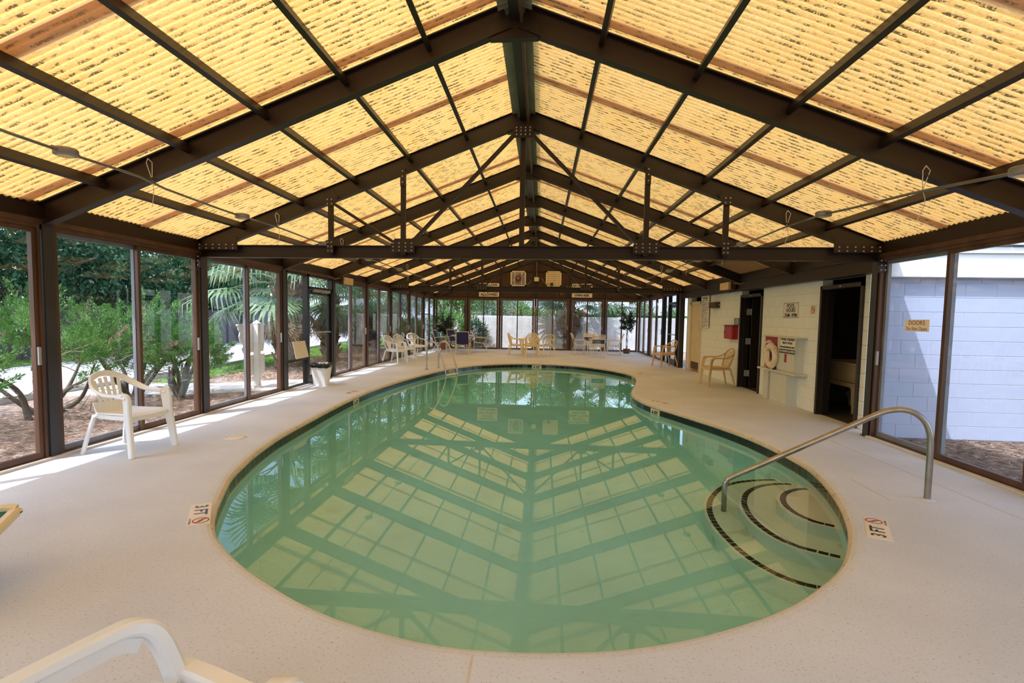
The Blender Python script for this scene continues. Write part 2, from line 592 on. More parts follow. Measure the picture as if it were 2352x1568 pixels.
def text(body, size, m, parent, mtx, name='lettering', w=None, bold=0, ext=.0012):
    cu = bpy.data.curves.new('t', 'FONT')
    cu.body = body
    cu.size = size
    cu.align_x = 'CENTER'
    cu.align_y = 'CENTER'
    cu.extrude = ext
    cu.offset = bold
    cu.resolution_u = 3
    o = bpy.data.objects.new('t', cu)
    COL.objects.link(o)
    dg = bpy.context.evaluated_depsgraph_get()
    me = bpy.data.meshes.new_from_object(o.evaluated_get(dg))
    bpy.data.objects.remove(o)
    bpy.data.curves.remove(cu)
    me.name = name
    xs = [v.co.x for v in me.vertices]
    sx = 1
    if w and xs:
        sx = w / (max(xs) - min(xs))
    me.transform(Matrix.Diagonal((sx, 1, 1, 1)))
    me.transform((ROOT[parent].inverted() if parent else Matrix.Identity(4)) @ mtx)
    me.materials.clear()
    me.materials.append(m)
    return link(bpy.data.objects.new(name, me), parent)
def frame(o, x, y):
    # matrix from origin, x axis, y axis
    x = Vector(x).normalized()
    z = x.cross(Vector(y)).normalized()
    y = z.cross(x)
    M = Matrix((x, y, z)).transposed().to_4x4()
    M.translation = o
    return M
def leaves(name, P, D, L, W, m, parent=None, fold=0, kind='stuff', rng=None):
    # P centres, D directions (n,3), L lengths, W widths (n): one slim rhombus per leaf
    P, D = np.asarray(P, float), np.asarray(D, float)
    n = len(P)
    D = D / np.maximum(np.linalg.norm(D, axis=1, keepdims=True), 1e-6)
    r = (rng or np.random.default_rng(5)).normal(size=(n, 3))
    S = np.cross(D, r)
    S /= np.maximum(np.linalg.norm(S, axis=1, keepdims=True), 1e-6)
    L = np.broadcast_to(np.asarray(L, float), (n,))[:, None]
    W = np.broadcast_to(np.asarray(W, float), (n,))[:, None]
    N = np.cross(D, S)
    V = np.empty((n, 4, 3))
    V[:, 0] = P
    V[:, 1] = P + D * L * .45 + S * W * .5 + N * W * fold
    V[:, 2] = P + D * L
    V[:, 3] = P + D * L * .45 - S * W * .5 + N * W * fold
    if parent is not None:
        inv = np.array(ROOT[parent].inverted())
        V = V.reshape(-1, 3) @ inv[:3, :3].T + inv[:3, 3]
    V = V.reshape(-1)
    me = bpy.data.meshes.new(name)
    me.vertices.add(n * 4)
    me.vertices.foreach_set('co', V.astype(np.float32))
    me.loops.add(n * 4)
    me.loops.foreach_set('vertex_index', np.arange(n * 4, dtype=np.int32))
    me.polygons.add(n)
    me.polygons.foreach_set('loop_start', np.arange(0, n * 4, 4, dtype=np.int32))
    me.update(calc_edges=True)
    me.materials.append(m)
    o = link(bpy.data.objects.new(name, me), parent)
    if kind:
        o['kind'] = kind
    return o

# ------------------------------------------------------------------ measures of the hall
XL, XR, XC = -5.02, 4.42, -.30
BAY = 2.44
YS = [-.46] + [4.93 + BAY * i for i in range(-1, 9)]   # frame lines, from the end behind the camera to the far wall
YN, YF = YS[0], YS[-1]
SLOPE = .378
def zroof(x):
    return 4.36 - SLOPE * abs(x - XC)
def zraf(x):                                          # underside of the rafters
    return 4.12 - SLOPE * abs(x - XC)

# ------------------------------------------------------------------ pool outline
OUT = [(-2.31, 3.48), (-2.50, 3.79), (-2.70, 4.21), (-2.89, 4.64), (-3.0, 5.02), (-3.1, 5.41), (-3.18, 5.82), (-3.25, 6.28), (-3.3, 6.82), (-3.34, 7.42), (-3.38, 7.95), (-3.42, 8.6), (-3.448, 9.35),
       (-3.45, 9.98), (-3.42, 10.81), (-3.335, 11.75), (-3.2, 12.76), (-3.0, 13.85), (-2.755, 14.91), (-2.46, 15.76), (-1.95, 16.66), (-1.42, 17.17), (-.8, 17.5), (-.11, 17.62), (.62, 17.48), (1.3, 17.08), (1.82, 16.45),
       (2.25, 15.66), (2.48, 14.9), (2.52, 14.3), (2.41, 13.4), (2.2, 12.4), (1.98, 11.5), (1.88, 10.95), (1.865, 10.45), (1.91, 9.95), (2.05, 9.39), (2.25, 8.88), (2.39, 8.47), (2.525, 8.1), (2.64, 7.73), (2.735, 7.36),
       (2.785, 7.1), (2.83, 6.77), (2.857, 6.37), (2.865, 5.98), (2.85, 5.72), (2.785, 5.37), (2.69, 5.0), (2.56, 4.6), (2.46, 4.35), (2.33, 4.05), (2.18, 3.78), (2.04, 3.56), (1.93, 3.41), (1.8, 3.26), (1.62, 3.09), (1.44, 2.93),
       (1.23, 2.78), (1.05, 2.675), (.855, 2.57), (.675, 2.49), (.507, 2.43), (.347, 2.385), (.07, 2.34), (-.168, 2.325), (-.32, 2.325), (-.508, 2.345), (-.715, 2.395), (-.97, 2.48), (-1.19, 2.58), (-1.45, 2.735), (-1.67, 2.885), (-1.9, 3.06), (-2.16, 3.3)]
def resample(pts, step):
    P = [Vector((x, y, 0)) for x, y in pts]
    n = len(P)
    fine = []
    for i in range(n):
        a, b, c, d = P[i - 1], P[i], P[(i + 1) % n], P[(i + 2) % n]
        for k in range(8):
            t = k / 8
            fine.append(.5 * ((2 * b) + (c - a) * t + (2 * a - 5 * b + 4 * c - d) * t * t + (3 * b - a - 3 * c + d) * t ** 3))
    for _ in range(6):
        fine = [(fine[i - 1] + fine[i] * 2 + fine[(i + 1) % len(fine)]) / 4 for i in range(len(fine))]
    L = [0]
    for i in range(len(fine)):
        L.append(L[-1] + (fine[(i + 1) % len(fine)] - fine[i]).length)
    m = round(L[-1] / step)
    res = []
    j = 0
    for k in range(m):
        s = L[-1] * k / m
        while L[j + 1] < s:
            j += 1
        t = (s - L[j]) / (L[j + 1] - L[j])
        res.append(fine[j].lerp(fine[(j + 1) % len(fine)], t))
    return res
TILE = .1575
CP = resample(OUT, TILE)
NP_ = len(CP)
def outward(i, P=CP):
    d = (P[(i + 1) % len(P)] - P[i - 1]).normalized()
    return Vector((-d.y, d.x, 0))
# make sure the normal points away from the water
_ar = sum(CP[i - 1].x * CP[i].y - CP[i].x * CP[i - 1].y for i in range(NP_))
SGN = -1 if _ar > 0 else 1
def offs(d, z, P=CP):
    return [P[i] + outward(i, P) * d * SGN + Vector((0, 0, z)) for i in range(len(P))]
def rings(b, R, mi=0):
    n = len(R[0])
    V = [p for r in R for p in r]
    b.add(V, [(k * n + i, k * n + (i + 1) % n, k * n + n + (i + 1) % n, k * n + n + i) for k in range(len(R) - 1) for i in range(n)], mi)

# ------------------------------------------------------------------ floor (pool deck) and ground
def make_floor():
    fine = resample(OUT, .08)
    b = B()
    R = [offs(d, z, fine) for d, z in ((.075, 0), (.04, -.004), (.012, -.014), (-.008, -.03), (-.014, -.046), (-.008, -.062), (.004, -.068), (.03, -.07))]
    rings(b, R[2:], 1)
    rings(b, R[:3], 0)
    bm = bmesh.new()
    hole = [bm.verts.new(p) for p in R[0]]
    ex = []
    x0, x1, y0, y1 = XL - .1, 4.62, YN - .1, YF + .1
    for k in range(20):
        ex.append((x0 + (x1 - x0) * k / 20, y0))
    for k in range(40):
        ex.append((x1, y0 + (y1 - y0) * k / 40))
    for k in range(20):
        ex.append((x1 - (x1 - x0) * k / 20, y1))
    for k in range(40):
        ex.append((x0, y1 - (y1 - y0) * k / 40))
    outer = [bm.verts.new((x, y, 0)) for x, y in ex]
    E = [bm.edges.new((L[i - 1], L[i])) for L in (hole, outer) for i in range(len(L))]
    bmesh.ops.triangle_fill(bm, use_beauty=True, use_dissolve=False, edges=E)
    bm.verts.index_update()
    b.add([v.co.copy() for v in bm.verts], [[v.index for v in f.verts] for f in bm.faces], 0)
    bm.free()
    f = tag(b.build('floor', [mDECK, mBULL]), 'tan textured concrete pool deck with a rounded edge around the water', 'floor', kind='structure')
    # tooled joints in the coating: a thin raised bead each
    for p, q in (((3.72, 7.0), (3.84, 2.6)), ((3.02, 5.3), (3.02, 4.7)), ((-.28, 2.25), (-.24, .6)), ((-4.42, 3.0), (-4.42, 3.02))):
        if (Vector(p) - Vector(q)).length < .1:
            continue
        B().beam((p[0], p[1], .0), (q[0], q[1], .0), .008, .004).build('joint', mBULL, f)
    # raised sills under the glazing
    for nm, X, lab in (('baseboard_left', XL + .075, 'pale concrete sill strip under the glazing on the street side'), ('baseboard_right', XR - .075, 'pale concrete sill strip under the glazing on the building side')):
        bb = B()
        if nm == 'baseboard_left':
            bb.box((X - .035, YN, -.01), (X + .03, 10.88, .025)).box((X - .035, 12.1, -.01), (X + .03, YF, .025))
        else:
            bb.box((X - .03, YN, -.01), (X + .035, 7.3, .025)).box((X - .03, 18.5, -.01), (X + .035, YF, .025))
        tag(bb.build(nm, mKERB), lab, 'baseboard', kind='structure')
    tag(B().box((XL, YF - .13, -.01), (XR, YF - .07, .02)).build('baseboard_far', mKERB), 'pale sill strip under the far glazed wall', 'baseboard', kind='structure')
make_floor()
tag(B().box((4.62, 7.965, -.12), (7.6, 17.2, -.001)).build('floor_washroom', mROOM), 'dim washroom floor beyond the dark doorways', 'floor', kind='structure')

def make_ground():
    b = B()
    S = 90
    for x0, x1, y0, y1 in ((-S, XL - .05, -40, 110), (4.6, S, -40, 110), (XL - .05, 4.6, YF + .05, 110), (XL - .05, 4.6, -40, YN - .05)):
        b.add([(x0, y0, -.12), (x1, y0, -.12), (x1, y1, -.12), (x0, y1, -.12)], [(0, 1, 2, 3)])
    tag(b.build('ground', mSTRAW), 'needle covered earth around the pool house', 'ground', kind='structure')
    near = [(-9.1, -12), (-9.3, 8), (-9.6, 15), (-10.5, 20.3), (-11.3, 27.6), (-11.2, 36), (-9, 50), (-4, 62)]
    r = B()
    rp = [(x, y) for x, y in near] + [(x - 5.2 - max(0, y - 20) * .02, y + .5) for x, y in reversed(near)]
    r.prism(rp, -.14, -.10)
    tag(r.build('road', mROAD), 'pale asphalt lane curving past the glazed wall', 'road', kind='structure')
    k = B()
    for i in range(len(near) - 1):
        k.beam((near[i][0] + .07, near[i][1], -.06), (near[i + 1][0] + .07, near[i + 1][1], -.06), .14, .12)
    tag(k.build('kerb', mKERB), 'low concrete kerb along the near edge of the lane', 'kerb', kind='structure')
    w = B().prism([(-5.25, 12.3), (-5.25, 10.75), (-6.9, 9.6), (-9.2, 9.2), (-9.2, 10.7), (-7.2, 11.3), (-6.2, 12.3)], -.14, -.085)
    tag(w.build('walk', mWALK), 'pale concrete walk from the glass door to the lane', 'path', kind='structure')
    tag(B().box((4.63, 1.0, -.14), (11.5, 7.862, -.105)).build('shade_toned_mulch', mMULCHSHADE), 'mulch toned for shade along the white block wall', 'ground', kind='structure')  # slab laid dark where the building shades the ground
    rng = np.random.default_rng(3)
    def lawn(nm, lab, poly, n, hh):
        o = B().prism(poly, -.14, -.095).build(nm, mGRASS)
        tag(o, lab, 'lawn', kind='structure')
        P = []
        tri = tessellate_polygon([[Vector((x, y, 0)) for x, y in poly]])
        ars = [abs((Vector(poly[b_]) - Vector(poly[a])).to_3d().cross((Vector(poly[c]) - Vector(poly[a])).to_3d()).z) for a, b_, c in tri]
        for t, a_ in zip(tri, ars):
            m = int(n * a_ / sum(ars))
            u = rng.random((m, 2))
            u[u.sum(1) > 1] = 1 - u[u.sum(1) > 1]
            A, Bq, Cq = (np.array(poly[i]) for i in t)
            q = A + u[:, :1] * (Bq - A) + u[:, 1:] * (Cq - A)
            P.append(np.c_[q, np.full(m, -.1)])
        P = np.vstack(P)
        D = np.c_[rng.normal(0, .35, (len(P), 2)), np.ones(len(P))]
        leaves('grass', P, D, rng.uniform(.5, 1, len(P)) * hh, .012, mBLADE, o)
    lawn('lawn_near', 'strip of green lawn between kerb and needle bed', [(-9.0, 11.4), (-9.45, 15), (-10.3, 20.3), (-11.05, 27.6), (-10.95, 36), (-7.2, 36), (-8.2, 27), (-8.6, 20), (-8.3, 14.5), (-8.1, 11.4)], 26000, .07)
    far = [(x - 5.4 - max(0, y - 20) * .02, y + .5) for x, y in near]
    lawn('lawn_far', 'lawn across the lane in front of the dark fence', [far[1], far[2], far[3], far[4], far[5], (far[5][0] - 2.4, far[5][1]), (far[4][0] - 2.2, far[4][1]), (far[3][0] - 2.0, far[3][1]), (far[2][0] - 2.0, far[2][1]), (far[1][0] - 2.0, far[1][1])], 9000, .08)
    def needles(nm, lab, x0, x1, y0, y1, n, L=.16, w=.006):
        P = np.c_[rng.uniform(x0, x1, n), rng.uniform(y0, y1, n), rng.uniform(-.12, -.085, n)]
        a = rng.uniform(0, 2 * PI, n)
        D = np.c_[np.cos(a), np.sin(a), rng.normal(.05, .18, n)]
        o = leaves(nm, P, D, rng.uniform(.4, 1.1, n) * L, w, mNEED)
        tag(o, lab, 'pine straw', kind='stuff')
    needles('pine_straw', 'dry pine needles littering the bed outside the street side glass', -8.2, -5.1, 2.2, 10.4, 22000)
    needles('pine_straw', 'dry needles on the bed under the palms past the door', -8.4, -5.1, 12.2, 24.5, 12000, .2, .012)
    needles('pine_straw', 'dry needles on the shade toned earth by the white block wall', 4.65, 9.2, 4.6, 7.64, 12000)
    # a few bark slivers and dry leaves lie on the earth by the block wall
    for k in range(26):
        x, y, a = rng.uniform(4.7, 7.2), rng.uniform(5.6, 7.7), rng.uniform(0, PI)
        L = rng.uniform(.06, .16)
        o = B().slab(lambda u, v: (x + (u - .5) * L * math.cos(a) - (v - .5) * .035 * math.sin(a) * (1 - abs(2 * u - 1) ** 2), y + (u - .5) * L * math.sin(a) + (v - .5) * .035 * math.cos(a) * (1 - abs(2 * u - 1) ** 2), -.085 + .02 * math.sin(u * 3 + v)), 4, 2, .003).build('bark_sliver', mBARK)
        tag(o, 'small curled bark sliver on the earth outside the right glass', 'bark', 'bark slivers by the block wall')
make_ground()

# ------------------------------------------------------------------ pool
WZ = -.15
FLOOR_Z = lambda y: -1.13 - .055 * (y - 3)
pool = thing('swimming_pool', 'kidney shaped swimming pool with a black tile waterline and pale plaster', 'pool', (0, 9, -1.2))
def make_pool():
    sh = B()
    R = [offs(.045, -.071), offs(.045, -.23), offs(.0, -.231), offs(-.0, -.5)]
    flo = []
    for d, dz in ((0, .25), (-.06, .1), (-.18, .02), (-.3, 0)):
        flo.append([Vector((p.x, p.y, FLOOR_Z(p.y) + dz)) for p in offs(d, 0)])
    R += flo
    rings(sh, R)
    last = flo[-1]
    tri = tessellate_polygon([[Vector((p.x, p.y, 0)) for p in last]])
    sh.add(last, tri)
    sh.build('basin', mBASIN, pool, smooth=True)
    gb = B()
    rings(gb, [offs(.018, -.071), offs(.018, -.228), offs(.05, -.228), offs(.05, -.071)])
    gb.build('grout_bed', mGROUT, pool)
    # the waterline: every tile the camera can see is a tile; marker tiles replace pairs at three places
    tm = B().cbox((-TILE / 2 + .004, 0, -.076), (TILE / 2 - .004, .012, .076), .002).mesh('waterline_tile', mTILE)
    inv = ROOT[pool].inverted()
    marks = {}
    def nearest(x, y):
        return min(range(NP_), key=lambda i: (CP[i].lerp(CP[(i + 1) % NP_], .5) - Vector((x, y, 0))).length)
    for (x, y), t in (((-3.44, 9.55), '4 FT'), ((-.2, 17.65), '5 FT'), ((1.96, 9.6), '4 FT'), ((2.5, 14.6), '5 FT'), ((-2.62, 15.3), '5 FT')):
        i = nearest(x, y)
        marks[i] = t
        marks[(i + SGN) % NP_] = None
    for i in range(NP_):
        p, q = CP[i], CP[(i + 1) % NP_]
        if i in marks and marks[i] is None:
            continue
        c = (p + q) / 2
        nrm = outward(i).lerp(outward((i + 1) % NP_), .5).normalized() * SGN
        a = math.atan2(nrm.y, nrm.x) - PI / 2
        if i in marks:
            j = (i + SGN) % NP_
            c = (CP[i] + CP[(i + 1) % NP_] + CP[j] + CP[(j + 1) % NP_]) / 4
            nr2 = (nrm + outward(j) * SGN).normalized()
            a = math.atan2(nr2.y, nr2.x) - PI / 2
            M = Matrix.Translation(c + nr2 * .004 + Vector((0, 0, -.149))) @ Matrix.Rotation(a, 4, 'Z')
            mb = B().cbox((-TILE + .004, 0, -.076), (TILE - .004, .014, .076), .002)
            mb.v = [tuple(M @ Vector(v)) for v in mb.v]
            o = mb.build('depth_tile', mMARK, pool)
            o['label'] = 'cream depth tile reading ' + marks[i]
            T = M @ Matrix.Translation((0, -.001, .0)) @ frame((0, 0, 0), (1, 0, 0), (0, 0, 1))
            text(marks[i], .115, mINK, o, T, w=.22, bold=.004)
            continue
        piece(tm, 'waterline_tile', pool, inv @ (c + nrm * .006 + Vector((0, 0, -.149))), a)
    # three curved steps in the near corner
    S1 = [(2.84, 5.63), (2.66, 5.61), (2.47, 5.48), (2.34, 5.29), (2.27, 5.07), (2.27, 4.84), (2.34, 4.66), (2.44, 4.57), (2.55, 4.5)]
    S2 = [(2.88, 6.03), (2.64, 6.03), (2.39, 5.92), (2.17, 5.70), (2.03, 5.43), (1.95, 5.14), (1.93, 4.83), (1.98, 4.55), (2.09, 4.36), (2.24, 4.25), (2.42, 4.14)]
    S3 = [(2.88, 6.45), (2.62, 6.42), (2.31, 6.31), (2.06, 6.12), (1.83, 5.78), (1.70, 5.46), (1.64, 5.13), (1.64, 4.80), (1.69, 4.45), (1.79, 4.19), (1.93, 4.02), (2.10, 3.93), (2.3, 3.88)]
    for S, tz in ((S1, -.32), (S2, -.6), (S3, -.88)):
        C = bez([(x, y, 0) for x, y in S], 8)
        poly = [(p.x, p.y) for p in C]
        # close behind the pool wall
        a, e = C[0], C[-1]
        poly2 = poly + [(e.x + .35, e.y + .1), (e.x + .6, (e.y * 2 + a.y) / 3 + .2), (a.x + .4, (a.y * 2 + e.y) / 3), (a.x + .25, a.y)]
        poly2 = [(min(x, wall_x(y) + .02), y) for x, y in poly2]
        st = B().prism(poly2, -1.5, tz).build('step', mPLAS, pool)
        # nosing tiles follow the edge, set in from it
        L = [0]
        for i in range(len(C) - 1):
            L.append(L[-1] + (C[i + 1] - C[i]).length)
        n = int(L[-1] / .078)
        j = 0
        for k in range(n):
            s = (k + .5) * L[-1] / n
            while L[j + 1] < s:
                j += 1
            t = (s - L[j]) / (L[j + 1] - L[j])
            p = C[j].lerp(C[j + 1], t)
            d = (C[j + 1] - C[j]).normalized()
            nn = Vector((-d.y, d.x, 0))
            if nn.dot(Vector((2.9, 5, 0)) - p) < 0:
                nn = -nn
            if p.x > wall_x(p.y) - .05:
                continue
            if k == 0 or 'nm' not in st:
                pass
            o = piece(NOSE, 'nosing_tile', st, inv @ (p + nn * .055 + Vector((0, 0, tz))), math.atan2(d.y, d.x))
def wall_x(y):
    best = 9
    for i in range(NP_):
        p, q = CP[i], CP[(i + 1) % NP_]
        if (p.y - y) * (q.y - y) <= 0 and p.x > 0 and y < 8:
            t = (y - p.y) / (q.y - p.y) if q.y != p.y else 0
            best = p.x + (q.x - p.x) * t
    return best
NOSE = B().cbox((-.034, -.027, -.004), (.034, .027, .0045), .0015).mesh('nosing_tile', mNOSE)
make_pool()
def make_water_body():
    top = offs(.03, WZ, CP)
    fine = resample(OUT, .16)
    b = B()
    t = offs(.03, WZ, fine)
    bt = [Vector((p.x, p.y, -2.6)) for p in t]
    n = len(t)
    tri = tessellate_polygon([[Vector((p.x, p.y, 0)) for p in t]])
    b.add(t + bt, [tuple(x) for x in tri] + [tuple(i + n for i in reversed(x)) for x in tri] + [(i, (i + 1) % n, n + (i + 1) % n, n + i) for i in range(n)])
    tag(b.build('pool_water', mWATER), 'still green tinted water filling the kidney shaped pool', 'water', kind='stuff')
make_water_body()

# ------------------------------------------------------------------ columns, glazing
def place_word(i):
    return ['end behind the camera', 'second', 'nearest visible', 'first truss', 'third visible', 'glass door', 'fifth visible', 'second truss', 'seventh visible', 'last before the far corner', 'far corner'][i]
def column(x, y, lab):
    b = B()
    # an upright I section with base plate
    b.box((x - .07, y - .06, 0), (x - .058, y + .06, 2.42)).box((x + .058, y - .06, 0), (x + .07, y + .06, 2.42)).box((x - .06, y - .012, 0), (x + .06, y + .012, 2.42))
    c = tag(b.build('column', mCOLM), lab, 'column', kind='structure')
    B().box((x - .085, y - .08, -.005), (x + .085, y + .08, .012)).build('base_plate', mCOLM, c)
for i, y in enumerate(YS):
    if i < 10:
        column(XL, y, 'dark steel post on the street side, at the ' + place_word(i) + ' frame')
    if i < 10 and not 8 < y < 16:
        column(XR, y, 'dark steel post on the building side, at the ' + place_word(i) + ' frame')
WN = [0]
def glazed_bay(p, q, inn, lab, handle_at_end=True, dark=False, ztop=2.36, handles=True, blank=False):
    """a two-leaf sliding window between floor points p and q; inn points into the hall"""
    WN[0] += 1
    p, q, inn = Vector((p[0], p[1], 0)), Vector((q[0], q[1], 0)), Vector((inn[0], inn[1], 0))
    d = (q - p).normalized()
    L = (q - p).length
    w = thing('window_%d' % WN[0], lab, 'window', (p + q) / 2, 0, kind='structure')
    M = Matrix((d, inn, Vector((0, 0, 1)))).transposed().to_4x4()
    M.translation = p
    def bx(b, lo, hi):
        n = len(b.v)
        b.box(lo, hi)
        b.v[n:] = [tuple(M @ Vector(v)) for v in b.v[n:]]
        return b
    fm = mBLK if dark else mBRZ
    b = B()
    bx(b, (0, -.055, .0), (.032, .055, ztop + .02)); bx(b, (L - .032, -.055, 0), (L, .055, ztop + .02))
    bx(b, (.032, -.055, ztop - .035), (L - .032, .055, ztop + .02)); bx(b, (.032, -.055, .0), (L - .032, .055, .03))
    b.build('frame', fm, w)
    mid = L / 2
    for k, (a, e, off) in enumerate(((.034, mid + .02, -.024), (mid - .02, L - .034, .024))):
        s = B()
        sw = .046
        z0, z1 = .032, ztop - .037
        y0, y1 = off - .02, off + .02
        bx(s, (a, y0, z0), (a + sw, y1, z1)); bx(s, (e - sw, y0, z0), (e, y1, z1))
        bx(s, (a + sw, y0, z0), (e - sw, y1, z0 + .06)); bx(s, (a + sw, y0, z1 - .045), (e - sw, y1, z1))
        so = s.build('sash', (mSASH if k == 0 else mBRZ) if not dark else mBLK, w)
        g = B()
        bx(g, (a + sw - .005, off - .003, z0 + .055), (e - sw + .005, off + .003, z1 - .04))
        g.build('glass_pane', mGLASS, so)
        if handles and k == (1 if handle_at_end else 0):
            h = B()
            xx = e - sw / 2 if handle_at_end else a + sw / 2
            bx(h, (xx - .014, .044, .97), (xx + .014, .066, 1.15)); bx(h, (xx - .009, .04, 1.0), (xx + .009, .05, 1.03)); bx(h, (xx - .009, .04, 1.09), (xx + .009, .05, 1.12))
            ho = h.build('handle', mBARE, so)
    return w
# inward normal: +x on the street side.  frame() maps local y to the inward side
lw = ['beside the camera', 'just left of the white armchair, cut by the frame', 'behind the white armchair', 'before the white sign post', None, 'just past the glass door', 'behind the pair of palms', 'beside the white chairs', 'by the pampas clumps', 'next to the far corner']
for i in range(10):
    if i == 4:
        continue
    glazed_bay((XL, YS[i] + .075), (XL, YS[i + 1] - .075 if i < 9 else YF - .1), (1, 0), 'street side sliding glass door ' + lw[i])
rw = {0: 'beside the camera', 1: 'with palm tips behind it, cut by the frame', 2: 'with a paper notice, before the white block wall', 8: 'second from the far right corner', 9: 'in the far right corner'}
for i in rw:
    glazed_bay((XR, (YS[i + 1] if i < 9 else YF) - (.075 if i < 9 else .1)), (XR, YS[i] + .075), (-1, 0), 'building side sliding glass door ' + rw[i], handle_at_end=i != 2)
FX = [XL, -3.46, -1.95, -.30, 1.30, 2.86, XR]
fw_ = ['behind the dark leaved pot plant', 'left of the NO DIVING sign', 'under the left wall fan', 'right of the centre post', 'behind the striped strap chairs', 'behind the potted ficus']
for i in range(6):
    glazed_bay((FX[i] + .06, YF), (FX[i + 1] - .06, YF), (0, -1), 'far wall glass door ' + fw_[i], handle_at_end=True, handles=i not in (0, 5))
for i in range(1, 5):
    glazed_bay((FX[i + 1] - .06, YN), (FX[i] + .06, YN), (0, 1), 'glass door of the end wall behind the camera, ' + ['', 'first', 'second', 'third', 'fourth'][i] + ' from the street side', handles=False)
# glass entrance door with side light and transom, street side
def entrance():
    d = thing('door_1', 'black framed glass entrance door with side light and push bar, street side', 'door', (XL, 11.03, 0), kind='structure')
    y0, y1 = YS[4] + .07, YS[5] - .07
    ym = 10.86
    X = XL
    f = B()
    for a, e in ((y0, y0 + .06), (ym - .05, ym + .05), (y1 - .07, y1)):
        f.box((X - .05, a, 0), (X + .06, e, 2.38))
    f.box((X - .05, y0, 2.32), (X + .06, y1, 2.38)).box((X - .05, ym, 2.05), (X + .06, y1, 2.11)).box((X - .05, y0, .0), (X + .05, ym, .05)).box((X - .05, y0, .54), (X + .05, ym, .60))
    f.build('frame', mBLK, d)
    for (a, e, z0, z1) in ((y0 + .06, ym - .05, .05, .54), (y0 + .06, ym - .05, .60, 2.32), (ym + .05, y1 - .07, 2.11, 2.32)):
        B().box((X - .004, a, z0), (X + .004, e, z1)).build('glass_pane', mGLASS, d)
    a, e = ym + .055, y1 - .075
    l = B()
    l.box((X - .022, a, .01), (X + .022, a + .06, 2.04)).box((X - .022, e - .10, .01), (X + .022, e, 2.04)).box((X - .022, a, 1.95), (X + .022, e, 2.04)).box((X - .022, a, .01), (X + .022, e, .19))
    lo = l.build('leaf', mBLK, d)
    B().box((X - .004, a + .06, .19), (X + .004, e - .10, 1.95)).build('glass_pane', mGLASS, lo)
    B().tube([(X + .05, a + .02, 1.10), (X + .06, a + .05, 1.11), (X + .06, e - .1, 1.11), (X + .05, e - .05, 1.10)], .014, 8).build('push_bar', mBARE, lo)
    B().cbox((X + .025, a + .2, 2.0), (X + .085, e - .12, 2.06), .006).build('closer', mBARE, d)
    B().beam((X + .06, e - .15, 2.0), (X + .16, a + .45, 1.985), .02, .012).build('closer_arm', mBARE, d)
entrance()
def side_door():
    y0, y1 = YS[7] + .07, YS[8] - .07
    d = thing('door_2', 'black framed glass door with push bar by the beige lattice chair, building side', 'door', (XR, 18.3, 0), kind='structure')
    X = XR
    ym = y0 + .42
    f = B()
    for a, e in ((y0, y0 + .05), (ym - .05, ym + .05), (ym + 1.0, ym + 1.1), (y1 - .05, y1)):
        f.box((X - .06, a, 0), (X + .05, e, 2.38))
    f.box((X - .06, y0, 2.32), (X + .05, y1, 2.38)).box((X - .06, ym, 2.03), (X + .05, ym + 1.0, 2.10)).box((X - .05, y0, 0), (X + .05, ym, .05)).box((X - .05, ym + 1.1, 0), (X + .05, y1, .05))
    f.build('frame', mBLK, d)
    for (a, e, z0, z1) in ((y0 + .05, ym - .05, .05, 2.32), (ym + 1.1, y1 - .05, .05, 2.32), (ym + .05, ym + 1.0, 2.10, 2.32)):
        B().box((X - .004, a, z0), (X + .004, e, z1)).build('glass_pane', mGLASS, d)
    a, e = ym + .055, ym + .995
    l = B().box((X - .022, a, .01), (X + .022, a + .1, 2.02)).box((X - .022, e - .1, .01), (X + .022, e, 2.02)).box((X - .022, a, 1.92), (X + .022, e, 2.02)).box((X - .022, a, .01), (X + .022, e, .2))
    lo = l.build('leaf', mBLK, d)
    B().box((X - .004, a + .1, .2), (X + .004, e - .1, 1.92)).build('glass_pane', mGLASS, lo)
    B().tube([(X - .03, a + .03, 1.02), (X - .07, a + .06, 1.02), (X - .07, e - .06, 1.02), (X - .03, e - .03, 1.02)], .016, 8).build('push_bar', mBARE, lo)
side_door()
# eave beams
def eaves():
    l = B().box((XL - .06, YN, 2.38), (XL + .05, YF, 2.54)).box((XL - .06, YN, 2.54), (XL + .012, YF, 2.62))
    o = tag(l.build('eave_beam', mSTEEL), 'brown eave beam above the street side glazing', 'beam', kind='structure')
    B().box((XL + .051, YN, 2.365), (XL + .065, YF, 2.415)).build('edge_strip', mBRZ, o)
    r = B().box((XR - .05, YN, 2.38), (XR + .06, YF, 2.54)).box((XR - .012, YN, 2.54), (XR + .06, YF, 2.62))
    o = tag(r.build('eave_beam', mSTEEL), 'brown eave beam above the building side glazing', 'beam', kind='structure')
    B().box((XR - .065, YN, 2.365), (XR - .051, 7.3, 2.415)).box((XR - .065, 17.2, 2.365), (XR - .051, YF, 2.415)).build('edge_strip', mBRZ, o)
    tag(B().box((XR - .02, 7.5, 2.19), (XR + .13, 17.1, 2.38)).build('lintel_beam', mSTEEL), 'deep brown beam above the painted block wall', 'beam', kind='structure')
    # gutters outside the roof edge: they shade the strip of deck next to the glass
    for sx, X, lab in ((-1, XL, 'street'), (1, XR, 'building')):
        b = B()
        xe = X + sx * .36
        b.box((min(xe, xe + sx * .02), YN - .3, 2.42), (max(xe, xe + sx * .02), YF + .3, 2.55))
        tag(b.build('fascia_board', mSTEEL), 'brown fascia at the outer roof edge on the %s side' % lab, 'fascia', kind='structure')
eaves()

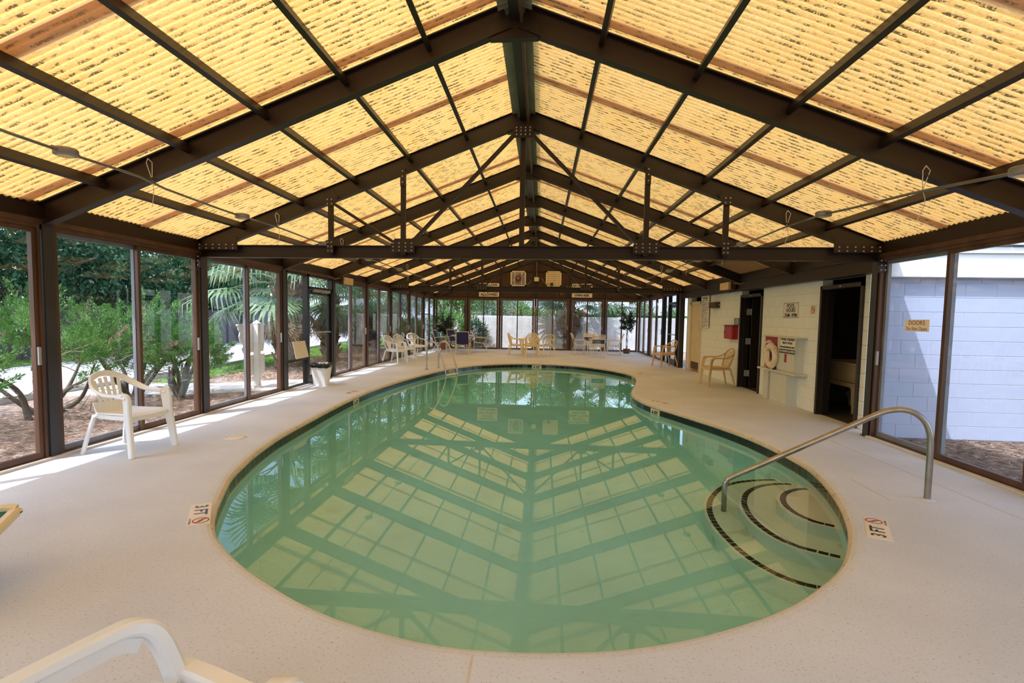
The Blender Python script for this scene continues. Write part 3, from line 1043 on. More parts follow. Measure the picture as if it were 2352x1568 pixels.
# ------------------------------------------------------------------ roof frame
def ibeam(b, p, q, h, w=.1, t=.012):
    # p, q run along the underside
    p, q = Vector(p), Vector(q)
    d = (q - p).normalized()
    up = Vector((0, 0, 1))
    up = (up - d * up.dot(d)).normalized()
    b.beam(p + up * t / 2, q + up * t / 2, w, t, up)
    b.beam(p + up * (h - t / 2), q + up * (h - t / 2), w, t, up)
    b.beam(p + up * h / 2, q + up * h / 2, t * 1.3, h - t, up)
wn = ['above the end wall behind the camera', 'just ahead of the camera, above the frame', 'nearest in view', 'of the nearer truss', 'first behind the nearer truss', 'over the glass entrance door', 'between door and second truss', 'of the farther truss', 'first behind the farther truss', 'last before the far gable', 'against the far gable']
for i, y in enumerate(YS):
    t = thing('roof_beam', 'pair of dark brown sloping roof beams meeting at the ridge, ' + wn[i], 'roof beam', (XC, y, 2.4), kind='structure')
    for xe, sx in ((XL, -1), (XR, 1)):
        b = B()
        x0 = XC + sx * .03
        ibeam(b, (x0, y, zraf(x0)), (xe + sx * .05, y, zraf(xe + sx * .05)), .225 / math.cos(math.atan(SLOPE)) * .94)
        b.build('rafter', mSTEEL, t)
    g = B().prism([(-.22, 0), (.22, 0), (.22, .12), (0, .24), (-.22, .12)], -.035, .035)
    g.v = [(XC + x, y + z, 4.02 + yy) for x, yy, z in g.v]
    g.build('ridge_plate', mSTEEL, t)
# purlins: short dark joists between the frames
PX = [XC - o for o in (.79, 1.57, 2.35, 3.14, 4.02)] + [XC + o for o in (.79, 1.62, 2.42, 3.2, 4.02)]
for i in range(10):
    for k, x in enumerate(PX):
        b = B()
        a = math.atan(SLOPE) * (1 if x < XC else -1)
        u = Vector((-math.sin(a), 0, math.cos(a)))
        z = zroof(x) - .075
        b.beam((x, YS[i] + .01, z), (x, YS[i + 1] - .01, z), .045, .09, u)
        side = 'street' if x < XC else 'building'
        n = ['next to the ridge', 'second from the ridge', 'third from the ridge', 'fourth from the ridge', 'nearest the eave'][k % 5]
        tag(b.build('purlin', mSTEEL), 'dark purlin %s on the %s slope, bay %s' % (n, side, 'from ' + wn[i]), 'purlin', 'purlins under the amber roof', 'structure')
rb = B()
ibeam(rb, (XC, YN, 4.29 - .11), (XC, YF, 4.29 - .11), .17, .085)
tag(rb.build('ridge_beam', mSTEEL), 'dark ridge beam running the length of the hall', 'beam', kind='structure')
tag(B().tube([(XC + .065, YN + .1, 4.165), (XC + .065, 7.0, 4.165), (XC + .065, 7.3, 4.12), (XC + .065, YF - .2, 4.12)], .016, 8).build('ridge_conduit', mBRNB), 'brown conduit clipped along the ridge beam', 'conduit')
def truss(y, lab):
    t = thing('roof_truss', lab, 'truss', (XC, y, 2.32), kind='structure')
    yy = y - .02
    b = B()
    ibeam(b, (XL + .04, yy, 2.32), (XR - .04, yy, 2.32), .175, .11)
    b.build('tie_beam', mSTEEL, t)
    B().box((XC - .035, yy - .03, 2.49), (XC + .035, yy + .03, 4.05)).build('king_post', mSTEEL, t)
    for x, zt in ((-1.95, 3.54), (1.37, 3.54), (-2.99, 3.12), (2.40, 3.12)):
        B().box((x - .033, yy - .085, 2.36), (x + .033, yy - .035, zt)).build('vertical_strut', mSTEEL, t)
    for p, q in (((-1.83, 2.53), (-.40, 4.0)), ((1.25, 2.53), (-.20, 4.0)), ((-2.07, 2.53), (-2.93, 3.06)), ((1.49, 2.53), (2.34, 3.06))):
        B().beam((p[0], yy - .07, p[1]), (q[0], yy - .07, q[1]), .04, .075, (0, 1, 0)).build('diagonal_brace', mSTEEL, t)
    bolts = B()
    def plate(poly, cols, rows):
        g = B().prism(poly, -.006, .006)
        g.v = [(a, yy - .098 + c, b_) for a, b_, c in g.v]
        g.build('gusset_plate', mSTEEL, t)
        for bx_ in cols:
            for bz in rows:
                bolts.beam((bx_, yy - .104, bz), (bx_, yy - .116, bz), .018, .018)
    for x in (-1.95, 1.37):
        plate([(x - .17, 2.39), (x + .17, 2.39), (x + .17, 2.5), (x + .11, 2.585), (x - .11, 2.585), (x - .17, 2.5)], [x - .13, x - .045, x + .045, x + .13], [2.42, 2.47, 2.52])
    for x, s in ((-2.99, 1), (2.40, -1)):
        plate([(x - .05, 3.03), (x + .06, 3.03), (x + .06 + .05 * (s > 0), 3.14), (x + .06, 3.19 + .04 * s), (x - .06, 3.19 - .04 * s), (x - .06 - .05 * (s < 0), 3.14)], [x - .03, x + .03], [3.06, 3.12])
        plate([(x - .05, 2.38), (x + .05, 2.38), (x + .05, 2.56), (x - .05, 2.56)], [x - .025, x + .025], [2.41, 2.47, 2.53])
    for x in (-1.95, 1.37):
        plate([(x - .035, 3.3), (x + .035, 3.3), (x + .035, 3.55), (x - .035, 3.55)], [x], [3.35, 3.43, 3.5])
    for X, s in ((XL, 1), (XR, -1)):
        pp = [(X + .06 * s, 2.42), (X + .66 * s, 2.42), (X + .66 * s, 2.60), (X + .5 * s, 2.60), (X + .06 * s, 2.47)]
        plate(pp if s > 0 else pp[::-1], [X + s * (.1 + .1 * k) for k in range(6)], [2.44, 2.49])
        pp = [(X - .02 * s, 2.17), (X + .1 * s, 2.17), (X + .1 * s, 2.37), (X - .02 * s, 2.37)]
        plate(pp if s > 0 else pp[::-1], [X + .02 * s, X + .07 * s], [2.2, 2.26, 2.32])
    plate([(XC - .13, 3.93), (XC + .13, 3.93), (XC + .13, 4.1), (XC - .13, 4.1)], [XC - .09, XC - .03, XC + .03, XC + .09], [3.97, 4.02, 4.06])
    bolts.build('bolts', mBARE, t)['kind'] = 'stuff'
truss(YS[3], 'nearer dark steel roof truss with level tie beam across the hall')
truss(YS[7], 'farther dark steel roof truss crossing in front of the sign boards')
# corrugated amber sheets, lapped along the slope direction
def roof():
    r = thing('ceiling', 'translucent amber corrugated roof over the pool hall', 'roof', (XC, 11, 4.3), kind='structure')
    PITCH, COVER, LAP, AMP = .07, 1.54, .14, .0085
    cl = math.cos(math.atan(SLOPE))
    n = int(round((COVER + LAP) / PITCH * 8))
    cache = {}
    y = 3.14 - 3 * COVER
    k = 0
    while y < YF + .2:
        ln = COVER + LAP
        if y + ln > YF + .35:
            ln = YF + .35 - y
        for s in (-1, 1):
            lift = .0 if k % 2 else .019
            key = (round(ln, 3), s)
            if key not in cache:
                m = int(round(ln / PITCH * 8))
                xe = (XC - XL if s < 0 else XR - XC) + .40
                b = B()
                V = []
                for j in range(m + 1):
                    yy = j * PITCH / 8
                    z = AMP * math.cos(2 * PI * yy / PITCH)
                    for x in (.05, xe * .5, xe):
                        V.append((s * x, yy, -SLOPE * x + z))
                F = [(j * 3 + c, j * 3 + c + 1, j * 3 + 4 + c, j * 3 + 3 + c) for j in range(m) for c in range(2)]
                b.add(V, F)
                cache[key] = b.mesh('roof_sheet', mROOF, smooth=True)
            piece(cache[key], 'roof_sheet', r, ROOT[r].inverted() @ Vector((XC, y, 4.355 + lift)))
        y += COVER
        k += 1
    # corrugated ridge flashing
    for s in (-1, 1):
        b = B()
        L = YF - YN
        m = int(L / PITCH * 6)
        V = []
        for j in range(m + 1):
            yy = YN + j * PITCH / 6
            z = .0085 * math.cos(2 * PI * (yy - 3.14) / PITCH)
            for x in (.0, .155):
                V.append((XC + s * x, yy, 4.352 - .014 - SLOPE * x + z))
        b.add(V, [(j * 2, j * 2 + 1, j * 2 + 3, j * 2 + 2) for j in range(m)])
        b.build('ridge_flashing', mFLASH, r, smooth=True)
    # one opaque sheet over the eave by the washrooms
    b = B()
    m = 26 * 6
    V = []
    for j in range(m + 1):
        yy = 10.72 + 1.66 * j / m
        z = .008 * math.cos(2 * PI * yy / .07)
        for x in (3.62, 4.42):
            V.append((x, yy, zroof(x) - .03 + z))
    b.add(V, [(j * 2, j * 2 + 1, j * 2 + 3, j * 2 + 2) for j in range(m)])
    b.build('opaque_sheet', mPATCH, r, smooth=True)
    c = B().beam((XC, YN - .3, 4.395), (XC, YF + .4, 4.395), .34, .02)
    c.build('ridge_cap', mFLASH, r)
roof()

# ------------------------------------------------------------------ gables
def gable(y, s, nm, lab, fans):
    w = thing(nm, lab, 'wall', (XC, y, 2.4), kind='structure')
    xs = FX
    for i in range(6):
        a, e = xs[i], xs[i + 1]
        def top(x):
            return zroof(x) - .03
        b = B()
        for x0, x1 in (((a, e),) if not (a < XC < e) else ((a, XC), (XC, e))):
            pts = [(x0 + .0, 2.40), (x1, 2.40), (x1, top(x1)), (x0, top(x0))]
            g = B().prism([(p[0], p[1]) for p in pts], -.01, .01)
            b.add([(px, y + pz + .03 * s, py) for px, py, pz in g.v], g.f)
        b.build('plywood_panel', mPLY, w)
        if not fans and i in (0, 5):
            B().box((a, y - .02, 0), (e, y + .02, 2.4)).build('plywood_panel', mPLY, w)  # boards added on the unseen end wall to cut light on the near deck
    for x in xs[1:-1]:
        B().box((x - .045, y - .03, 0), (x + .045, y + .03, top(x))).build('stud', mSTEEL, w)
    for x0, x1 in ((-1.9, -.35), (-.25, 1.26)):
        B().box((x0, y - .025, 3.60), (x1, y + .01, 3.66)).build('rail', mSTEEL, w)
    B().box((XL, y - .05, 2.38), (XR, y + .05, 2.46)).build('header', mSTEEL, w)
    return w
gable(YF, 1, 'wall_far', 'brown plywood gable with dark studs at the far end', True)
gable(YN, -1, 'wall_near', 'unseen brown plywood gable behind the camera, outer bays boarded to cut light', False)

# ------------------------------------------------------------------ washroom building beside the pool
WX = 4.56
BH = .2
_bc = {}
def block_mesh(L, m, axis):
    k = (round(L, 3), m.name, axis)
    if k not in _bc:
        g = .002
        if axis == 'y':
            b = B().cbox((0, g, g), (.09, L - g, BH - g), .003)
        else:
            b = B().cbox((g, 0, g), (L - g, .09, BH - g), .003)
        _bc[k] = b.mesh('block', m)
    return _bc[k]
def block_wall(w, axis, fixed, a, e, z0, courses, openings, m, L=.4):
    # openings: (lo, hi, top)
    inv = ROOT[w].inverted()
    for c in range(courses):
        z = z0 + c * BH
        segs = [(a, e)]
        for lo, hi, top in openings:
            if z < top - .05:
                segs = [t for s_ in segs for t in ((s_[0], min(s_[1], lo)), (max(s_[0], hi), s_[1])) if t[1] - t[0] > .02]
        for s0, s1 in segs:
            k = math.floor((s0 - a - (L / 2 if c % 2 else 0)) / L)
            x = s0
            while x < s1 - .01:
                nx = a + (L / 2 if c % 2 else 0) + (k + 1) * L
                k += 1
                if nx <= x + .03:
                    continue
                nx = min(nx, s1)
                if s1 - nx < .03:
                    nx = s1
                me = block_mesh(nx - x, m, axis)
                loc = (fixed, x, z) if axis == 'y' else (x, fixed, z)
                piece(me, 'block', w, inv @ Vector(loc))
                x = nx
D1, D2, D3 = (11.36, 12.55, 2.1), (7.92, 9.07, 2.1), (15.5, 16.62, 2.06)
def washrooms():
    w = thing('wall_right', 'cream painted block wall with doorways beside the pool', 'wall', (WX, 12.4, 0), kind='structure')
    block_wall(w, 'y', WX, 7.80, 17.05, 0, 11, [D1, D2, D3], mCMUI)
    bk = B()
    for y0, y1, z0 in ((7.9, 7.92, 0), (9.07, 11.36, 0), (12.55, 15.5, 0), (16.62, 17.05, 0), (7.92, 9.07, 2.2), (11.36, 12.55, 2.2), (15.5, 16.62, 2.2)):
        bk.box((WX + .006, y0, z0), (WX + .16, y1, 2.36))
    bk.build('mortar_bed', mMORT, w)
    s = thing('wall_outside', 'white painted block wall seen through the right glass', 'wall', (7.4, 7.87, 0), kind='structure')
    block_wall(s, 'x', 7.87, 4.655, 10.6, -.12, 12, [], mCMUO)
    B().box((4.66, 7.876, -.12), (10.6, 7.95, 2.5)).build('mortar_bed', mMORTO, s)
    f = thing('fascia', 'white painted fascia board under the shingled roof edge', 'fascia', (7.6, 7.8, 2.15), kind='structure')
    B().cbox((4.75, 7.74, 2.155), (10.9, 7.79, 2.475), .006).build('board', mFASC, f)
    B().cbox((4.75, 7.70, 2.478), (10.9, 7.78, 2.575), .006).build('drip_board', mFASC, f)
    B().box((4.75, 7.79, 2.155), (10.9, 7.87, 2.17)).build('soffit', mFASC, f)
    ro = thing('roof_shingles', 'pale shingled roof of the washroom building', 'roof', (7.8, 9, 2.6), kind='structure')
    # courses of shingles climbing away from the edge
    rng = random.Random(4)
    sm = B().hexa([(.004, 0, 0), (.296, 0, 0), (.296, .44, .13), (.004, .44, .13), (.004, 0, .012), (.296, 0, .012), (.296, .44, .142), (.004, .44, .142)]).mesh('shingle', mSHING)
    for c in range(9):
        for k in range(21):
            piece(sm, 'shingle', ro, ROOT[ro].inverted() @ Vector((4.75 + k * .3 - (c % 2) * .15, 7.66 + c * .36, 2.585 + c * .108 + rng.uniform(0, .004))))
    B().hexa([(4.75, 7.7, 2.56), (10.9, 7.7, 2.56), (10.9, 17.3, 4.4), (4.75, 17.3, 4.4), (4.75, 7.7, 2.575), (10.9, 7.7, 2.575), (10.9, 17.3, 4.42), (4.75, 17.3, 4.42)]).build('deck', mSHING, ro)
    # dim rooms behind the doorways
    rm = B()
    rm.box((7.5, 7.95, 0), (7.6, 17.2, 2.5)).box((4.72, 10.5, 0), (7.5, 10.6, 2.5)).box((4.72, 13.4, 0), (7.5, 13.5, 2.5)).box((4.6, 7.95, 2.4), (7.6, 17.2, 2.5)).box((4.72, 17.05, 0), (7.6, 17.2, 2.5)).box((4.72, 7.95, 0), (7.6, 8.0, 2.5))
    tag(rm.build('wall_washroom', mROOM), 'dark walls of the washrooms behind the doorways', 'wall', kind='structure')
    # frames
    for (lo, hi, top), nm, lab in ((D1, 'door_3', 'dark doorway with an open brown door, beside the red box'), (D2, 'door_4', 'dark doorway with a utility tub inside, beside the steel post')):
        d = thing(nm, lab, 'door', (WX, (lo + hi) / 2, 0), kind='structure')
        B().box((WX - .03, lo, 0), (WX + .17, lo + .055, top)).box((WX - .03, hi - .055, 0), (WX + .17, hi, top)).box((WX - .03, lo, top - .06), (WX + .17, hi, top)).box((WX + .05, lo + .055, 0), (WX + .09, lo + .075, top - .06)).box((WX + .05, hi - .075, 0), (WX + .09, hi - .055, top - .06)).build('frame', mDRK, d)
        B().cbox((WX - .034, (lo + hi) / 2 - .025, top - .045), (WX - .028, (lo + hi) / 2 + .025, top - .02), .001).build('catch_plate', mBARE, d)
        if nm == 'door_3':
            B().cbox((WX + .20, hi - .11, .02), (WX + 1.06, hi - .07, top - .07), .004).build('leaf', mDRK, d)
            for z in (.32, 1.05, 1.72):
                B().cbox((WX + .10, hi - .082, z - .07), (WX + .24, hi - .066, z + .07), .003).tube([(WX + .185, hi - .115, z - .07), (WX + .185, hi - .115, z + .07)], .012, 8).build('hinge', mBARE, d)
        else:
            B().cbox((WX + .20, lo + .08, .02), (WX + 1.0, lo + .12, top - .07), .004).build('leaf', mDRK, d)
    lo, hi, top = D3
    d = thing('door_5', 'closed cream door with a brass kick plate behind the rules board', 'door', (WX, 16, 0), kind='structure')
    B().box((WX - .025, lo, 0), (WX + .06, lo + .1, top)).box((WX - .025, hi - .1, 0), (WX + .06, hi, top)).box((WX - .025, lo, top - .09), (WX + .06, hi, top)).build('frame', mCRM, d)
    lf = B().cbox((WX + .02, lo + .1, .03), (WX + .06, hi - .1, top - .09), .003).build('leaf', mCRM, d)
    B().cbox((WX + .012, lo + .12, .05), (WX + .022, hi - .12, .27), .002).build('kick_plate', mBRNB, lf)
    v = B().cbox((WX + .008, lo + .25, 1.18), (WX + .022, lo + .5, 1.5), .003)
    for k in range(6):
        v.box((WX + .0, lo + .27, 1.2 + k * .048), (WX + .01, lo + .48, 1.225 + k * .048))
    v.build('vent_grille', mCRM, lf)
washrooms()

# ------------------------------------------------------------------ chairs
def make_chair(style, m, label, loc, rz, group):
    c = thing('plastic_armchair', label, 'chair', loc, rz, group)
    def bd(b, n, sm=True):
        return b.build(n, m, c, smooth=sm, local=True)
    def seat(u, v):
        x = (u - .5) * (.49 - .07 * (1 - v))
        y = -.20 + .46 * v
        z = .425 - .022 * math.sin(PI * min(1, v * 1.15)) * (1 - (2 * u - 1) ** 2) - .035 * max(0, (v - .86) / .14) ** 2 + .012 * abs(2 * u - 1) ** 4
        return (x, y, z)
    bd(B().slab(seat, 12, 10, .016), 'seat')
    ap = B()
    ap.sweep([(-.235, .255, .395), (0, .268, .39), (.235, .255, .395)], .05, .014, (0, 0, 1))
    ap.sweep([(-.235, .255, .40), (-.215, 0, .395), (-.2, -.2, .405)], .045, .014, (0, 0, 1)).sweep([(.235, .255, .40), (.215, 0, .395), (.2, -.2, .405)], .045, .014, (0, 0, 1))
    bd(ap, 'apron')
    for s in (-1, 1):
        b = B()
        if style == 'slat':
            P = bez([(s * .30, .30, 0), (s * .285, .275, .22), (s * .272, .245, .43), (s * .266, .232, .585), (s * .264, .20, .628), (s * .264, .12, .632)], 6)
            n = len(P)
            W = [.062 + .045 * min(1, i / n * 1.6) if i < n * .8 else .075 for i in range(n)]
            b.sweep(P, W, [.045] * n, [Vector((.25 * s, 1, 0)) if i < n * .75 else Vector((1, 0, 0)) for i in range(n)] if False else (s * .35, 1, .0))
        else:
            P = bez([(s * .285, .28, 0), (s * .272, .262, .22), (s * .262, .24, .43), (s * .262, .22, .60), (s * .262, .17, .645)], 6)
            n = len(P)
            b.sweep(P, [.045 + .03 * min(1, i / n * 1.5) for i in range(n)], .034, (s * .35, 1, 0))
        bd(b, 'leg')
        b = B().sweep(bez([(s * .262, -.32, 0), (s * .235, -.275, .2), (s * .205, -.215, .42)], 5), [.042] * 11, .035, (1, 0, 0))
        b.sweep([(s * .205, -.215, .40), (s * .19, -.16, .43)], .05, .03, (1, 0, 0))
        bd(b, 'leg')
    if style == 'slat':
        # low round-backed type: one broad rim runs from arm to arm
        R = [(-.268, .235, .615), (-.272, .12, .635), (-.278, -.02, .645), (-.262, -.16, .70), (-.19, -.265, .785), (-.09, -.305, .825), (0, -.315, .835), (.09, -.305, .825), (.19, -.265, .785), (.262, -.16, .70), (.278, -.02, .645), (.272, .12, .635), (.268, .235, .615)]
        P = bez(R, 6)
        n = len(P)
        side = []
        W = []
        for i, p in enumerate(P):
            k = max(0, min(1, (p.z - .64) / .17))
            side.append(Vector((p.x * (1 - k) * 4 if abs(p.x) > .01 else 0, -.35 * k, .2 + 1.2 * k)) if k > .02 else Vector((1 if p.x > 0 else -1, 0, .1)))
            W.append(.062 + .008 * (1 - k))
        for i, s_ in enumerate(side):
            if P[i].x < 0 and s_.x > 0:
                s_.x = -s_.x
        # keep the section turning smoothly from one arm to the other
        side = [Vector((sd.x * (1 if P[i].x >= 0 else 1), sd.y, sd.z)) for i, sd in enumerate(side)]
        half = n // 2
        b = B()
        b.sweep(P[:half + 1], W[:half + 1], .03, side[:half + 1])
        b.sweep(P[half:], W[half:], .03, side[half:])
        bd(b, 'back_rim')
        b = B()
        for s in (-1, 1):
            b.sweep(bez([(s * .272, .20, .60), (s * .27, .06, .605), (s * .272, -.05, .615)], 4), .03, .03, (0, 0, 1))
        for k in range(5):
            x = (k - 2) * .068
            zt = .80 - 1.6 * x * x
            bd(B().sweep(bez([(x * .86, -.198, .435), (x * .95, -.225, .58), (x * 1.12, -.285 + abs(x) * .12, zt)], 4), .04, .012, (1, 0, 0)), 'back_slat')
        bd(B().slab(lambda u, v: ((u - .5) * (.40 + .03 * v), -.19 - .035 * v, .41 + .13 * v), 6, 3, .012), 'back_foot')
    else:
        zt = .87 if style == 'fan' else .865
        R = [(-.175, -.19, .42), (-.215, -.215, .52), (-.235, -.255, .66), (-.215, -.29, .77), (-.13, -.315, zt - .03), (0, -.322, zt), (.13, -.315, zt - .03), (.215, -.29, .77), (.235, -.255, .66), (.215, -.215, .52), (.175, -.19, .42)]
        bd(B().sweep(bez(R, 5), .034, .026, (0, -1, .25)), 'back_rim')
        for s in (-1, 1):
            bd(B().sweep(bez([(s * .262, .225, .635), (s * .268, .1, .655), (s * .262, -.06, .655), (s * .24, -.2, .70), (s * .222, -.28, .765)], 5), [.052] * 11 + [.045] * 10, .026, (1, 0, .2)), 'armrest')
        if style == 'fan':
            for k in range(9):
                t = (k - 4) / 4
                bd(B().sweep(bez([(t * .05, -.195, .445), (t * .12, -.235, .60), (t * .20, -.30 + abs(t) * .03, zt - .015 - .13 * t * t)], 4), .022, .010, (1, 0, 0)), 'back_slat')
            bd(B().slab(lambda u, v: ((u - .5) * (.34 + .05 * v), -.188 - .012 * v, .41 + .06 * v), 5, 2, .012), 'back_foot')
        else:
            for s in (-1, 1):
                for k in range(5):
                    xa = -.26 + k * .11
                    P = []
                    for q in range(6):
                        z = .46 + .07 * q
                        x = s * (xa + .066 * q * .8)
                        lim = .19 if z < .75 else .19 - (z - .75) * 1.2
                        if abs(x) <= lim:
                            P.append((x, -.20 - (z - .43) * .28, z))
                    if len(P) > 1:
                        bd(B().sweep(P, .018, .010, (1, 0, 0)), 'back_lattice')
            bd(B().slab(lambda u, v: ((u - .5) * (.34 + .05 * v), -.188 - .012 * v, .41 + .06 * v), 5, 2, .012), 'back_foot')
    return c
H = PI / 2
ch = make_chair('slat', mPW, 'white slat backed armchair alone by the street side glass', (-4.47, 5.32, 0), -H - .06, None)
def low_chair():
    c = thing('low_armchair', 'white low armchair cut by the lower edge, only arm and seat corner showing', 'chair', (-1.10, 1.26, 0), -.356)
    bd = lambda b, n: b.build(n, mPW, c, smooth=True, local=True)
    for s in (-1, 1):
        P = bez([(s * .31, -.42, .46), (s * .306, -.1, .472), (s * .302, .13, .475), (s * .298, .215, .468), (s * .282, .262, .44), (s * .255, .288, .375), (s * .222, .31, .26)], 6)
        n = len(P)
        bd(B().sweep(P, [.072 + .02 * max(0, 1 - abs(i - n * .62) / 9) for i in range(n)], [.03 + .03 * min(1, i / n * 1.4) for i in range(n)], (1, .12 * s, .25)), 'armrest')
        bd(B().sweep(bez([(s * .298, -.42, .42), (s * .296, .02, .43), (s * .292, .16, .432), (s * .282, .225, .41)], 4), .055, .022, (0, 0, 1)), 'arm_apron')
        bd(B().sweep([(s * .225, .305, .28), (s * .25, .31, .14), (s * .27, .33, 0)], [.09, .07, .05], .045, (s * .5, 1, 0)), 'leg')
        bd(B().sweep([(s * .27, -.4, .46), (s * .28, -.44, .2), (s * .30, -.5, 0)], [.08, .06, .05], .045, (s * .3, 1, 0)), 'leg')
    bd(B().sweep(bez([(-.255, .325, .265), (-.20, .335, .28), (0, .34, .28), (.20, .335, .28), (.255, .325, .265)], 5), .075, .045, (0, 1, 0)), 'front_rail')
    bd(B().slab(lambda u, v: ((u - .5) * (.44 + .03 * v), -.35 + .64 * v, .292 - .02 * math.sin(PI * v) - .05 * max(0, (v - .88) / .12) ** 2), 8, 12, .02), 'seat')
    bd(B().slab(lambda u, v: ((u - .5) * .42, -.36 - .22 * v, .35 + .5 * v), 6, 6, .02), 'backrest')
    c.scale = (1.12, 1, 1)
low_chair()
fan = make_chair('fan', mPW, 'white fan backed armchair nearest the glass door, first of three in a row', (-4.62, 16.35, 0), -H - .30, 'white chairs by the street side glass')
dup(fan, (-4.62, 17.45, 0), -H - .45, 'white fan backed armchair in the middle of three along the glass')
dup(fan, (-4.58, 19.0, 0), -H - .75, 'white fan backed armchair nearest the navy chairs, last of three')
fc = make_chair('fan', mPC, 'cream fan backed armchair seen from behind at the pool end', (-.34, 20.3, 0), .04, 'cream chairs under the far wall')
dup(fc, (-1.0, 20.95, 0), -H - .12, 'cream fan backed armchair turned sideways, left of the cream group')
dup(fc, (-.42, 21.55, 0), PI - .2, 'cream fan backed armchair hidden behind the one at the pool end')
lat = make_chair('lattice', mPC, 'cream lattice backed armchair right of the cream group', (.22, 20.95, 0), H - 1.2, 'cream chairs under the far wall')
lb = make_chair('lattice', mPB, 'beige lattice backed armchair before the red box and block wall', (4.1, 12.62, 0), H + .05, 'beige lattice chairs on the building side')
dup(lb, (3.98, 17.3, 0), H + .28, 'beige lattice backed armchair beside the far steel post and glass door')

def make_sling(label, loc, rz):
    c = thing('sling_chair', label, 'chair', loc, rz, 'navy sling chairs round the patio table')
    bd = lambda b, n, m: b.build(n, m, c, smooth=True, local=True)
    for s in (-1, 1):
        bd(B().tube(bez([(s * .29, .27, 0), (s * .285, .255, .3), (s * .285, .235, .56), (s * .285, .17, .635), (s * .285, .05, .64), (s * .275, -.12, .625), (s * .262, -.235, .60)], 5), .013, 8), 'arm_frame', mFRMW)
        bd(B().tube(bez([(s * .27, -.36, 0), (s * .266, -.26, .2), (s * .262, -.12, .40)], 4), .013, 8), 'leg', mFRMW)
        bd(B().tube(bez([(s * .255, .25, .42), (s * .255, .0, .395), (s * .255, -.17, .40), (s * .255, -.25, .56), (s * .25, -.35, .90)], 5), .013, 8), 'side_rail', mFRMW)
    bd(B().tube([(-.25, -.35, .90), (0, -.36, .91), (.25, -.35, .90)], .012, 8).tube([(-.255, .25, .42), (.255, .25, .42)], .012, 8).tube([(-.265, -.2, .28), (.265, -.2, .28)], .01, 8).tube([(-.265, .24, .34), (.265, .24, .34)], .01, 8), 'cross_rail', mFRMW)
    bd(B().slab(lambda u, v: ((u - .5) * .49, .25 - .40 * v, .415 - .03 * math.sin(PI * v)), 6, 8, .008), 'sling_seat', mNAVY)
    bd(B().slab(lambda u, v: ((u - .5) * .49, -.175 - .17 * v - .02 * math.sin(PI * v) * (1 - (2 * u - 1) ** 2), .41 + .47 * v), 6, 8, .008), 'sling_back', mNAVY)
    return c
sl_ = make_sling('navy sling chair facing the pool plant, nearest the street side glass', (-4.22, 22.15, 0), -H - .1)
dup(sl_, (-3.82, 23.35, 0), -H - .6, 'navy sling chair behind the patio table, right of the dark pot plant')
dup(sl_, (-3.16, 21.15, 0), .05, 'navy sling chair with its back to the pool, in front of the table')
dup(sl_, (-2.62, 22.45, 0), H + .12, 'navy sling chair side on, right end of the patio table')
def table(loc, r, z, label, glass=True):
    t = thing('patio_table', label, 'table', loc)
    B().lathe([(.001, z - .012), (r - .02, z - .012), (r, z - .008), (r, z), (r - .03, z + .002), (.001, z + .002)], 36, cap=False).build('tabletop', mFRMW, t, local=True, smooth=True)
    B().lathe([(r - .03, z - .035), (r - .01, z - .035), (r - .01, z - .012), (r - .03, z - .012)], 36, cap=False).build('rim', mFRMW, t, local=True)
    for k in range(4):
        a = PI / 4 + k * H
        B().tube(bez([(math.cos(a) * r * .82, math.sin(a) * r * .82, 0), (math.cos(a) * r * .55, math.sin(a) * r * .55, z * .45), (math.cos(a) * r * .78, math.sin(a) * r * .78, z - .02)], 5), .013, 8).build('leg', mFRMW, t, local=True, smooth=True)
table((-3.35, 22.3, 0), .5, .72, 'round cream patio table among the navy sling chairs')
table((2.3, 21.95, 0), .36, .66, 'small round white table among the strap chairs')
def make_strap(label, loc, rz):
    c = thing('strap_chair', label, 'chair', loc, rz, 'white strap chairs under the far wall')
    bd = lambda b, n, m: b.build(n, m, c, smooth=True, local=True)
    for s in (-1, 1):
        bd(B().tube(bez([(s * .28, -.28, .015), (s * .28, .0, .015), (s * .28, .24, .02), (s * .28, .27, .08), (s * .28, .24, .40), (s * .28, .2, .60), (s * .28, .12, .63), (s * .28, -.1, .62), (s * .27, -.26, .60)], 5), .014, 8), 'sled_frame', mFRMW)
        bd(B().tube(bez([(s * .25, .26, .42), (s * .25, -.14, .38), (s * .25, -.22, .48), (s * .245, -.36, .84)], 5), .014, 8), 'side_rail', mFRMW)
        bd(B().tube([(s * .28, -.28, .015), (s * .26, -.2, .40)], .013, 8), 'leg', mFRMW)
    bd(B().tube([(-.28, -.28, .015), (.28, -.28, .015)], .014, 8).tube(bez([(-.245, -.36, .84), (-.2, -.385, .88), (.2, -.385, .88), (.245, -.36, .84)], 4), .014, 8), 'cross_rail', mFRMW)
    for k in range(7):
        y = .24 - k * .058
        bd(B().sweep([(-.262, y, .415), (0, y, .395), (.262, y, .415)], .046, .006, (0, 1, 0)), 'seat_strap', mFRMW)
    for k in range(8):
        z = .46 + k * .052
        y = -.22 - (z - .48) * .39
        bd(B().sweep([(-.262, y, z), (0, y - .015, z), (.262, y, z)], .043, .006, (0, -.35, 1)), 'back_strap', mSTRB if k in (2, 3, 4) else mFRMW)
    return c
st_ = make_strap('white strap chair with black bands, its back to the pool', (2.22, 20.95, 0), .0)
dup(st_, (1.62, 22.1, 0), -H + .1, 'white strap chair with black bands, side on at the left of its table')
dup(st_, (3.02, 22.15, 0), H - .1, 'white strap chair with black bands, side on at the right near the ficus')
dup(st_, (2.1, 22.95, 0), PI, 'white strap chair with black bands behind the small table')
